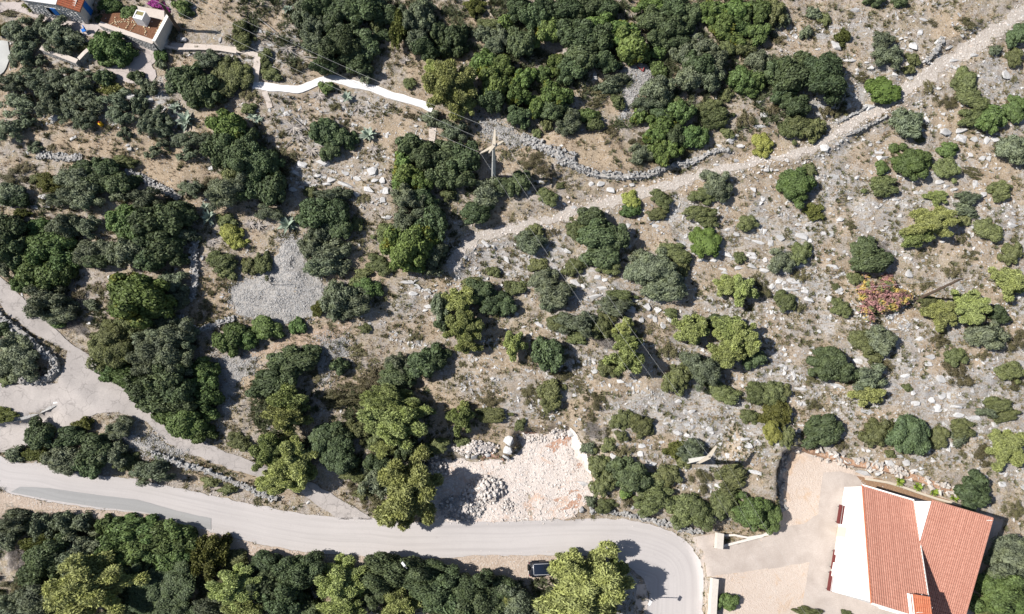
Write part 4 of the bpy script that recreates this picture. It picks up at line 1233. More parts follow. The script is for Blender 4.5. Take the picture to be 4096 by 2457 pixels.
# blue chair under the olives and the yellow canister
bc = P(*T('00', (622, 238)))
ch = empty('garden_chair', bc + Vector((0, 0, 0.09)), 0.5)
MB().box((0, 0, 0.42), (0.5, 0.5, 0.06)).build('seat', M['blue'], ch)
MB().box((0.24, 0, 0.7), (0.06, 0.5, 0.5)).build('backrest', M['blue'], ch)
for sx in (-.2, .2):
    for sy in (-.2, .2):
        MB().box((sx, sy, 0.2), (0.05, 0.05, 0.4)).build('leg', M['blue'], ch)
tag(ch, 'blue plastic chair in shade of olives by the cottage', 'chair')
yc = P(*T('00', (738, 908)))
can = empty('yellow_canister', yc, 0.7)
MB().tube([(0, 0, 0), (0, 0, 0.5), (0, 0, 0.62), (0, 0, 0.7)], [0.24, 0.24, 0.12, 0.08], 10).build('canister_body', M['yellow'], can)
MB().tube([(0, 0, 0.7), (0, 0, 0.76)], 0.09, 8).build('cap', M['lampred'], can)
tag(can, 'small yellow canister under the olive trees', 'canister')
# bent red steel profile on the gravel clearing
rs = P(*T('20', (945, 515)))
rsb = empty('steel_offcut', rs + Vector((0, 0, 0.12)))
_a, _b, _c = P(*T('20', (905, 485))), P(*T('20', (948, 522))), P(*T('20', (955, 498)))
MB().tube([_a - rs, _b - rs], 0.09, 4).build('long_arm', M['redsteel'], rsb)
MB().tube([_b - rs, _c - rs + Vector((0, 0, 0.05))], 0.12, 4).build('short_arm', M['redsteel'], rsb)
tag(rsb, 'bent dark red steel offcut on the gravel clearing', 'steel offcut')

# ------------------------------------------------------------------ poles, lamps, wires
def taper_post(name, h, r0, r1, n, mat, parent, rz=0.0):
    V = []
    for z, r in ((-0.5, r0), (0, r0), (h, r1)):
        for k in range(n):
            t = 2 * math.pi * (k + 0.5) / n + rz
            V.append((math.cos(t) * r, math.sin(t) * r, z))
    Fc = [(i * n + k, i * n + (k + 1) % n, (i + 1) * n + (k + 1) % n, (i + 1) * n + k) for i in range(2) for k in range(n)] + [tuple(range(2 * n, 3 * n))]
    return link(name, mesh_py(name, V, Fc), mat, parent)

def tapered_arm(name, c, a, b, w_mid, w_end, th, mat, parent):
    c, a, b = Vector(c), Vector(a), Vector(b)
    d = (b - a).normalized(); n = Vector((-d.y, d.x, 0))
    top = [a + n * w_end, a - n * w_end, c - n * w_mid, b - n * w_end, b + n * w_end, c + n * w_mid]
    return MB().prism([p + Vector((0, 0, th)) for p in top], [p - Vector((0, 0, th)) for p in top]).build(name, mat, parent)

def insulator(parent, p, d=(0, 0, 1), L=0.35):
    p = Vector(p); d = Vector(d).normalized()
    pts = [p + d * L * t for t in (0, .2, .25, .45, .5, .75, .8, 1)]
    return MB().tube(pts, [.03, .03, .07, .07, .03, .06, .06, .02], 7).build('insulator', M['insul'], parent)

# concrete pylon on the terrace
pb, ph = height_from((1974, 711), (1969, 585))
pyl = empty('concrete_pylon', pb)
taper_post('post', ph, 0.30, 0.17, 8, M['greyconc'], pyl)
def loc_at(px, z): return at_z(px[0], px[1], z) - pb
zt = pb.z + ph
tips = [loc_at(p, zt + 0.1) for p in ((1979.5, 520), (1920, 611), (2014, 562), (1956, 613))]
cc = loc_at((1968, 575), zt + 0.1)
cc = Vector((0, 0, ph + 0.1))
arm1 = tapered_arm('cross_arm', cc, tips[0], tips[3], 0.22, 0.08, 0.10, M['cream'], pyl)
arm2 = tapered_arm('cross_arm', cc + Vector((0, 0, -0.21)), tips[1] - Vector((0, 0, .21)), tips[2] - Vector((0, 0, .21)), 0.19, 0.08, 0.10, M['cream'], pyl)
for t in tips[:3]:
    insulator(pyl, t, (-0.85, 0.5, 0.0), 0.6)
insulator(pyl, cc, (0, 0, 1), 0.3)
tag(pyl, 'tall grey concrete pylon with cream cross arms by the terrace', 'pylon')
# white concrete pole with one arm near the yard
wb_, wh = height_from((2752, 1845), (2832, 1818))
wpole = empty('white_pole', wb_)
taper_post('post', wh, 0.42, 0.22, 4, M['polewhite'], wpole, 0.2)
wt = wb_.z + wh + 0.05
wtips = [at_z(2788, 1856, wt) - wb_, at_z(2866, 1784, wt) - wb_]
tapered_arm('cross_arm', (0, 0, wh + 0.05), wtips[0], wtips[1], 0.24, 0.10, 0.10, M['cream'], wpole)
for t in wtips + [Vector((0, 0, wh + 0.1))]:
    insulator(wpole, t, (0, 0, 1), 0.32)
MB().box((-0.35, -0.5, 0.02), (0.9, 0.5, 0.25), 0.4).build('footing', M['palewall'], wpole)
tag(wpole, 'white concrete pole with cream cross arm above the yard', 'utility pole')
# wooden poles
ob, oh = height_from((3674, 1196), (3851, 1124))
wood = empty('wooden_pole', ob)
taper_post('post', oh, 0.19, 0.13, 8, M['wood'], wood)
MB().tube([(-0.35, 0.1, oh - 0.25), (0.35, -0.1, oh - 0.25)], 0.045, 5).build('bracket', M['darkmetal'], wood)
insulator(wood, (0, 0, oh), (0, 0, 1), 0.25)
tag(wood, 'dark wooden pole beside the yellow-green pines', 'utility pole')
db, dh = height_from((717, 121), (640, 8))
dh = min(dh, 9.5)
dpole = empty('wooden_pole', db)
taper_post('post', dh, 0.24, 0.18, 8, M['wood'], dpole)
MB().tube([(-0.5, -0.3, dh - 0.2), (0.5, 0.3, dh - 0.2)], 0.05, 5).build('bracket', M['darkmetal'], dpole)
tag(dpole, 'dark wooden pole beside the tall garden wall of the cottage', 'utility pole')

def wire(a, b, sag, label, r=0.010):
    a, b = Vector(a), Vector(b)
    pts = [a.lerp(b, t) - Vector((0, 0, sag * 4 * t * (1 - t))) for t in np.linspace(0, 1, 25)]
    o = MB().tube([p - a for p in pts], r, 4).build('overhead_wire', M['wire'])
    o.location = a
    tag(o, label, 'wire', 'overhead power lines')
far = [at_z(*p, 26) for p in ((560, -120), (470, -140), (380, -120))]
wire(pb + tips[0], far[0], 1.0, 'overhead wire from the uphill tip of the pylon to the cottage side', 0.014)
wire(pb + cc + Vector((0, 0, .3)), far[1], 1.0, 'overhead wire from the middle of the pylon to the cottage side', 0.014)
wire(pb + tips[1], far[2], 1.0, 'overhead wire from the cottage-side tip of the pylon', 0.014)
wire(pb + tips[2], wb_ + wtips[1] + Vector((0, 0, .3)), 1.4, 'overhead wire from pylon to the uphill arm of the white pole')
wire(pb + cc + Vector((0, 0, .3)), wb_ + Vector((0, 0, wh + .4)), 1.4, 'overhead wire from pylon to the head of the white pole')
wire(pb + tips[1], wb_ + wtips[0] + Vector((0, 0, .3)), 1.4, 'overhead wire from pylon to the downhill arm of the white pole')
for k, (s_, t_) in enumerate(((wtips[0] + Vector((0, 0, .3)), (3230, 2560)), (Vector((0, 0, wh + .4)), (3290, 2560)), (wtips[1] + Vector((0, 0, .3)), (3350, 2560)))):
    wire(wb_ + s_, at_z(*t_, 9), 0.8, ['lowest', 'middle', 'uppermost'][k] + ' overhead wire from the white pole towards the yard', 0.006)
wire(ob + Vector((0, 0, oh + .2)), at_z(3370, 1157, 13.5), 0.2, 'pale cable from wooden pole across the red and yellow bush', 0.016)

def street_lamp(base_px, head_px, h, label):
    b = P(*base_px)
    o = empty('street_lamp', b)
    taper_post('post', h, 0.07, 0.045, 8, M['metal'], o)
    hp = at_z(*head_px, b.z + h + 0.1) - b
    hp = Vector((max(-1.1, min(1.1, hp.x)), max(-1.1, min(1.1, hp.y)), h + 0.12))
    MB().tube([(0, 0, h), hp], 0.035, 6).build('arm', M['metal'], o)
    rz = math.atan2(hp.y, hp.x)
    head = MB().box(hp, (0.62, 0.3, 0.14), rz, 0.8).build('lamp_head', M['lime'], o)
    MB().box(hp - Vector((0, 0, 0.08)), (0.45, 0.2, 0.03), rz).build('lens', M['panel'], head)
    tag(o, label, 'street lamp', 'street lamps along the road')
street_lamp((1645, 2259), (1614, 2258), 4.6, 'street lamp with white head on the verge before the evergreen trees')
street_lamp((2566, 2388), (2600, 2412), 4.6, 'street lamp on the inside of the road bend beside the large pine')

# ------------------------------------------------------------------ parked black off-roader
cb0 = P(2113, 2274); cb1 = P(2250, 2268)
hd = (cb1 - cb0); hd.z = 0; hd.normalize()
car = empty('parked_car', Vector((cb0.x, cb0.y, cb0.z + 0.06)) + hd * 2.05, math.atan2(hd.y, hd.x))
def cbox(name, c, s, mat, parent=None, taper=1.0, bevel=0.06):
    return MB().box(c, s, 0, taper).build(name, mat, parent or car, True, bevel)
cbox('body', (0, 0, 0.80), (3.9, 1.62, 0.62), M['carblack'], bevel=0.09)
cbox('hood', (1.35, 0, 1.14), (1.15, 1.30, 0.12), M['carblack'], bevel=0.05)
cab = cbox('cabin', (-0.55, 0, 1.42), (2.35, 1.50, 0.66), M['carblack'], taper=0.90)
cbox('windscreen', (0.60, 0, 1.42), (0.10, 1.22, 0.46), M['carglass'], cab, bevel=0.02)
cbox('rear_window', (-1.66, 0, 1.45), (0.10, 1.1, 0.4), M['carglass'], cab, bevel=0.02)
for s in (-1, 1):
    cbox('side_window', (-0.55, s * 0.715, 1.47), (1.95, 0.06, 0.38), M['carglass'], cab, bevel=0.02)
    cbox('mirror', (0.68, s * 0.92, 1.25), (0.14, 0.22, 0.17), M['carblack'], bevel=0.03)
    cbox('fender', (1.28, s * 0.80, 0.86), (1.0, 0.30, 0.10), M['carblack'], bevel=0.03)
    cbox('fender', (-1.25, s * 0.80, 0.86), (0.95, 0.30, 0.10), M['carblack'], bevel=0.03)
    cbox('headlight', (1.95, s * 0.55, 0.92), (0.06, 0.24, 0.24), M['chrome'], bevel=0.02)
    cbox('tail_light', (-1.97, s * 0.68, 0.92), (0.06, 0.14, 0.22), M['lampred'], bevel=0.02)
    for x in (1.25, -1.25):
        w_ = MB().tube([(x, s * 0.88, 0.37), (x, s * 0.62, 0.37)], 0.37, 18).build('wheel', M['rubber'], car)
        MB().tube([(x, s * 0.895, 0.37), (x, s * 0.86, 0.37)], 0.22, 14).build('rim', M['metal'], w_)
top = cbox('roof', (-0.58, 0, 1.77), (1.95, 1.28, 0.06), M['carglass'], bevel=0.025)
for s in (-1, 1):
    cbox('roof_rail', (-0.58, s * 0.60, 1.83), (1.75, 0.035, 0.035), M['chrome'], top, bevel=0.01)
cbox('roof_bar', (-1.50, 0, 1.82), (0.035, 1.1, 0.03), M['chrome'], top, bevel=0.01)
sp = MB().tube([(-1.97, 0.18, 0.98), (-2.18, 0.18, 0.98)], 0.36, 18).build('spare_wheel', M['rubber'], car)
cbox('bumper', (2.02, 0, 0.58), (0.16, 1.6, 0.18), M['darkmetal'], bevel=0.04)
cbox('bumper', (-2.0, 0, 0.55), (0.12, 1.6, 0.18), M['darkmetal'], bevel=0.04)
cbox('number_plate', (-2.07, -0.4, 0.75), (0.02, 0.42, 0.1), M['chrome'], bevel=0.005)
tag(car, 'black off-road car parked on the verge under a pine', 'car')

# ------------------------------------------------------------------ plants
KIND = {   # colour, lobes, lobe radius, leaf length, leaf width, core, height factor, name, words
    'oak': dict(col=(0.054, 0.074, 0.036), K=24, lr=(0.20, 0.36), L=0.16, Wd=0.095, core=0.70, hf=1.6, name='evergreen_oak', words='dark green evergreen oak'),
    'len': dict(col=(0.092, 0.104, 0.044), K=26, lr=(0.16, 0.32), L=0.13, Wd=0.07, core=0.62, hf=1.0, name='mastic_shrub', words='olive-green mastic shrub'),
    'olv': dict(col=(0.098, 0.116, 0.076), K=26, lr=(0.18, 0.30), L=0.17, Wd=0.055, core=0.62, hf=1.5, name='olive_tree', words='grey-green olive tree'),
    'pin': dict(col=(0.192, 0.218, 0.078), K=32, lr=(0.20, 0.34), L=0.165, Wd=0.045, core=0.72, hf=2.4, name='pine_tree', words='yellow-green pine tree'),
    'fig': dict(col=(0.088, 0.126, 0.036), K=22, lr=(0.22, 0.36), L=0.19, Wd=0.13, core=0.74, hf=1.5, name='broadleaf_tree', words='bright green broadleaf tree'),
    'grn': dict(col=(0.064, 0.096, 0.032), K=26, lr=(0.18, 0.34), L=0.15, Wd=0.09, core=0.70, hf=1.25, name='laurel_shrub', words='fresh green laurel shrub'),
    'bsh': dict(col=(0.072, 0.112, 0.026), K=26, lr=(0.20, 0.30), L=0.13, Wd=0.08, core=0.88, hf=1.0, name='round_bush', words='vivid green rounded bush'),
    'jun': dict(col=(0.078, 0.085, 0.022), K=26, lr=(0.20, 0.30), L=0.15, Wd=0.05, core=0.8, hf=1.3, name='juniper', words='olive-yellow juniper'),
    'yel': dict(col=(0.19, 0.205, 0.05), K=24, lr=(0.18, 0.28), L=0.14, Wd=0.07, core=0.8, hf=1.0, name='yellow_bush', words='yellow-green bush'),
    'scr': dict(col=(0.098, 0.088, 0.046), K=16, lr=(0.20, 0.30), L=0.13, Wd=0.045, core=0.0, hf=0.55, name='dry_scrub', words='low brownish scrub bush'),
    'red': dict(col=(0.27, 0.14, 0.125), K=30, lr=(0.16, 0.26), L=0.14, Wd=0.09, core=0.0, hf=0.9, name='autumn_bush', words='red and yellow autumn bush'),
    'bou': dict(col=(0.16, 0.012, 0.14), K=18, lr=(0.2, 0.3), L=0.13, Wd=0.09, core=0.7, hf=0.8, name='bougainvillea', words='purple flowering bougainvillea'),
    'ol2': dict(col=(0.092, 0.112, 0.074), K=22, lr=(0.18, 0.30), L=0.19, Wd=0.055, core=0.0, hf=1.5, name='olive_tree', words='airy grey-green olive tree'),
    'gry': dict(col=(0.21, 0.19, 0.175), K=14, lr=(0.2, 0.3), L=0.26, Wd=0.016, core=0.0, hf=0.6, name='dead_shrub', words='leafless grey dead shrub'),
}
for k_, d_ in KIND.items():
    f_ = {'oak': 1.32, 'len': 1.2, 'olv': 1.22, 'ol2': 1.3, 'grn': 1.28, 'fig': 1.1, 'jun': 1.2, 'pin': 1.28, 'bsh': 1.1}.get(k_, 1.0)
    g_ = sum(d_['col']) / 3
    d_['col'] = tuple((v_ * 0.9 + g_ * 0.1) * f_ for v_ in d_['col'])
    patch = None; hue = None
    if k_ == 'red': patch = [((0.40, 0.31, 0.08), 2.0, 0.51), ((0.14, 0.17, 0.06), 2.6, 0.53)]; hue = (0.24, 0.15, 0.12)
    if k_ == 'fig': patch = [((0.17, 0.17, 0.03), 0.9, 0.60)]
    if k_ == 'gry': hue = (0.16, 0.14, 0.13)
    M['leaf_' + k_] = leaf_material('foliage_' + d_['name'], d_['col'], 0.5, hue, patch)

def crown_mesh(kind, size, seed):
    d = KIND[kind]
    rng = np.random.default_rng(seed)
    K = int(d['K'] * (0.6, 1.0, 1.5)[size])
    nl = int((1300, 4800, 13000)[size] * (2.0 if kind == 'pin' else 1.15 if kind in ('olv', 'jun') else 1.0) * (0.45 if kind in ('scr', 'gry', 'red') else 0.7 if kind == 'ol2' else 1.0))
    shrink = (1.25, 1.0, 0.82)[size]
    C = [(0.0, 0.0, 0.42)]; R = [0.52 if d['core'] else 0.3]
    ph = rng.uniform(0, 6.283, 3); am = rng.uniform(0.06, 0.26, 2) * (0.15 if kind in ('bsh', 'yel') else 1.0)
    outline = lambda a_: 1.0 + am[0] * math.sin(2 * a_ + ph[0]) + am[1] * math.sin(3 * a_ + ph[1]) + 0.08 * math.sin(5 * a_ + ph[2])
    if kind in ('pin', 'jun'):
        nb = (7, 11, 15)[size]
        for i in range(nb):
            a_ = i * 2.39996 + rng.uniform(-.35, .35); z0 = 0.12 + 0.66 * (i + 0.5) / nb + rng.uniform(-.05, .05)
            ln = (1.0 - z0) ** 0.5 * rng.uniform(0.62, 1.0) * 0.98
            for t in ((0.5, 0.95) if size == 0 else (0.42, 0.70, 0.98)):
                C.append((math.cos(a_) * ln * t + rng.uniform(-.05, .05), math.sin(a_) * ln * t + rng.uniform(-.05, .05), z0 + 0.10 * t + rng.uniform(-.03, .05)))
                R.append(rng.uniform(0.13, 0.22) * (1.15 - 0.25 * t) * (1.3, 1.0, 0.85)[size])
        for t in (0.55, 0.72, 0.86, 0.95):
            C.append((rng.uniform(-.08, .08), rng.uniform(-.08, .08), t)); R.append(0.26 - 0.18 * t)
        R[0] = 0.34
        K = 0
    for i in range(K):
        a = rng.uniform(0, 6.283)
        e = max(0.0, rng.uniform(-0.05, 1.0))
        el = math.asin(min(1, e))
        rr = rng.uniform(0.50, 0.84) * (outline(a) if el < 1.0 else 1.0)
        C.append((math.cos(a) * math.cos(el) * rr, math.sin(a) * math.cos(el) * rr, 0.22 + math.sin(el) * rr * 0.72))
        R.append(rng.uniform(*d['lr']) * shrink)
    C = np.array(C); R = np.array(R)
    pick = rng.choice(len(C), nl * 3, p=R ** 2 / (R ** 2).sum())
    dr = rng.normal(size=(nl * 3, 3)); dr[:, 2] += 0.35
    dr /= np.linalg.norm(dr, axis=1, keepdims=True)
    rad = R[pick] * (0.80 + 0.22 * rng.random(nl * 3) + 0.28 * (rng.random(nl * 3) ** 9))
    if kind in ('scr', 'gry', 'red', 'olv', 'ol2'):
        rad = R[pick] * (rng.random(nl * 3) ** 0.45) * 1.08
    pos = C[pick] + dr * rad[:, None] * np.array([1, 1, 0.85])
    dist = np.linalg.norm((pos[:, None, :] - C[None]) / np.array([1, 1, 0.85]), axis=2) / R[None]
    dist[np.arange(len(pos)), pick] = 9
    ok = (dist.min(1) > (0.70 if kind not in ('scr', 'gry', 'red', 'olv', 'ol2') else 0.3)) & (pos[:, 2] > 0.01)
    pos, dr, pick = pos[ok][:nl], dr[ok][:nl], pick[ok][:nl]
    n = len(pos)
    nrm = dr + rng.normal(size=(n, 3)) * 0.5
    nrm[:, 2] += 0.25
    nrm /= np.linalg.norm(nrm, axis=1, keepdims=True)
    if kind in ('pin', 'jun', 'gry'):
        t1 = dr + rng.normal(size=(n, 3)) * 0.5; t1[:, 2] += 0.3
    else:
        t1 = rng.normal(size=(n, 3))
    t1 -= nrm * (t1 * nrm).sum(1, keepdims=True) * (1.0 if kind not in ('pin', 'jun', 'gry') else 0.5)
    t1 /= np.linalg.norm(t1, axis=1, keepdims=True)
    t2 = np.cross(nrm, t1); t2 /= np.maximum(np.linalg.norm(t2, axis=1, keepdims=True), 1e-6)
    ls = (1.6, 0.85, 0.50)[size] * rng.uniform(0.65, 1.3, (n, 1)) * 0.55
    Lh, Wh = d['L'] * ls, d['Wd'] * ls
    bend = nrm * Lh * 0.25
    V = np.stack([pos - t1 * Lh, pos + t2 * Wh + bend, pos + t1 * Lh, pos - t2 * Wh + bend], 1).reshape(-1, 3)
    Fc = np.arange(4 * n).reshape(n, 4)
    if d['core']:
        bm = bmesh.new(); bmesh.ops.create_icosphere(bm, subdivisions=3, radius=1.0)
        cv = np.array([v.co for v in bm.verts]); cf = np.array([[v.index for v in f.verts] for f in bm.faces])
        bm.free()
        cen = np.array([0, 0, 0.36])
        dd = cv / np.linalg.norm(cv, axis=1, keepdims=True)
        best = np.full(len(cv), 0.3)
        for c, r in zip(C, R):
            oc = cen - c; b = (dd * oc).sum(1); q = b * b - (oc @ oc - (r * d['core']) ** 2)
            hit = np.where(q > 0, -b + np.sqrt(np.maximum(q, 0)), 0)
            best = np.maximum(best, hit)
        cvv = cen + dd * best[:, None]
        cvv[:, 2] = np.maximum(cvv[:, 2], 0.03)
        # core as quads with a doubled vertex is not wanted: keep triangles apart by a separate mesh join below
    lo, hi = np.percentile(V, 3.5, axis=0), np.percentile(V, 96.5, axis=0)
    sx = 2.0 / (hi[0] - lo[0]); sy = 2.0 / (hi[1] - lo[1]); sz = 1.0 / V[:, 2].max()
    off = np.array([(hi[0] + lo[0]) / 2, (hi[1] + lo[1]) / 2, 0.0]); sc = np.array([sx, sy, sz])
    V = (V - off) * sc
    me = bpy.data.meshes.new('crown')
    if d['core']:
        cvv = (cvv - off) * sc
        allV = np.concatenate([V, cvv]); nf, nc = len(Fc), len(cf)
        me.vertices.add(len(allV)); me.vertices.foreach_set('co', allV.astype(np.float32).ravel())
        me.loops.add(nf * 4 + nc * 3); me.loops.foreach_set('vertex_index', np.concatenate([Fc.ravel(), (cf + len(V)).ravel()]).astype(np.int32))
        me.polygons.add(nf + nc)
        me.polygons.foreach_set('loop_start', np.concatenate([np.arange(0, nf * 4, 4), nf * 4 + np.arange(0, nc * 3, 3)]).astype(np.int32))
    else:
        nf = len(Fc)
        me.vertices.add(len(V)); me.vertices.foreach_set('co', V.astype(np.float32).ravel())
        me.loops.add(nf * 4); me.loops.foreach_set('vertex_index', Fc.ravel().astype(np.int32))
        me.polygons.add(nf); me.polygons.foreach_set('loop_start', np.arange(0, nf * 4, 4, dtype=np.int32))
    me.update(calc_edges=True)
    me.materials.append(M['leaf_' + kind])
    return me

def trunk_mesh(seed, tall):
    rng = random.Random(seed)
    mb = MB()
    h = 0.5 if not tall else 0.8
    pts = [(0, 0, -0.15), (0.02, 0.0, 0.1), (rng.uniform(-.05, .05), rng.uniform(-.05, .05), h * 0.6), (rng.uniform(-.07, .07), rng.uniform(-.07, .07), h)]
    mb.tube(pts, [0.085, 0.07, 0.05, 0.02], 7)
    for k in range(5):
        a = k * 1.2566 + rng.uniform(-.4, .4)
        z0 = h * rng.uniform(0.25, 0.7)
        mb.tube([(0, 0, z0), (math.cos(a) * 0.25, math.sin(a) * 0.25, z0 + 0.15), (math.cos(a) * 0.6, math.sin(a) * 0.6, z0 + 0.25)], [0.04, 0.028, 0.008], 5)
    me = mesh_py('trunk', mb.V, mb.F, True)
    me.materials.append(M['bark'])
    return me
TRUNKS = [trunk_mesh(i, False) for i in range(4)] + [trunk_mesh(i, True) for i in range(4)]
CROWNS = {}
def crown(kind, size, var):
    key = (kind, size, var)
    if key not in CROWNS:
        CROWNS[key] = crown_mesh(kind, size, hash(kind) % 1000 if False else sum(map(ord, kind)) * 31 + size * 7 + var * 101)
    return CROWNS[key]

PLANTS = []     # (object, kind words, category, size word, pixel)
prng = random.Random(4)
NVAR = 3
def plant(kind, px, py, rx_px, ry_px, hscale=1.0, label=None, group=None):
    d = KIND[kind]
    g = P(px, py)
    mpp = (CAM_H - g.z) / (FPX * 0.985)           # metres a pixel at this depth
    rx, ry = rx_px * mpp, ry_px * mpp
    r = (rx + ry) / 2
    h = max(0.3, r * d['hf'] * hscale * prng.uniform(0.88, 1.12))
    b = P(px, py, h * 0.5)
    size = 0 if r < 1.05 else (1 if r < 2.0 else 2)
    o = empty(d['name'], b)
    me = crown(kind, size, prng.randrange(NVAR))
    q = prng.randrange(4)
    c = link('crown' if kind not in ('gry',) else 'branches', me, None, o)
    jit = prng.uniform(-0.25, 0.25)
    c.rotation_euler = (prng.uniform(-.06, .06), prng.uniform(-.06, .06), q * math.pi / 2 + jit)
    lift = 0.12 * h if kind in ('pin', 'oak', 'olv', 'ol2', 'fig') and r > 1.0 else 0.0
    c.location = (0, 0, lift - 0.05)
    k = {'olv': 0.92, 'ol2': 0.92, 'pin': 0.87, 'scr': 0.95, 'len': 0.9}.get(kind, 0.97)
    c.scale = ((rx if q % 2 == 0 else ry) * k, (ry if q % 2 == 0 else rx) * k, (h - lift))
    if r > 0.75 or kind in ('pin', 'olv', 'ol2', 'oak'):
        t = link('trunk' if kind not in ('gry', 'scr') else 'stem', TRUNKS[prng.randrange(4) + (4 if kind == 'pin' else 0)], None, o)
        t.scale = (r * 0.75, r * 0.75, h)
    sw = 'small' if r < 0.8 else ('medium-sized' if r < 1.35 else ('large' if r < 2.1 else 'very large'))
    PLANTS.append([o, d['words'], sw, px, py, label, group, kind])
    return o

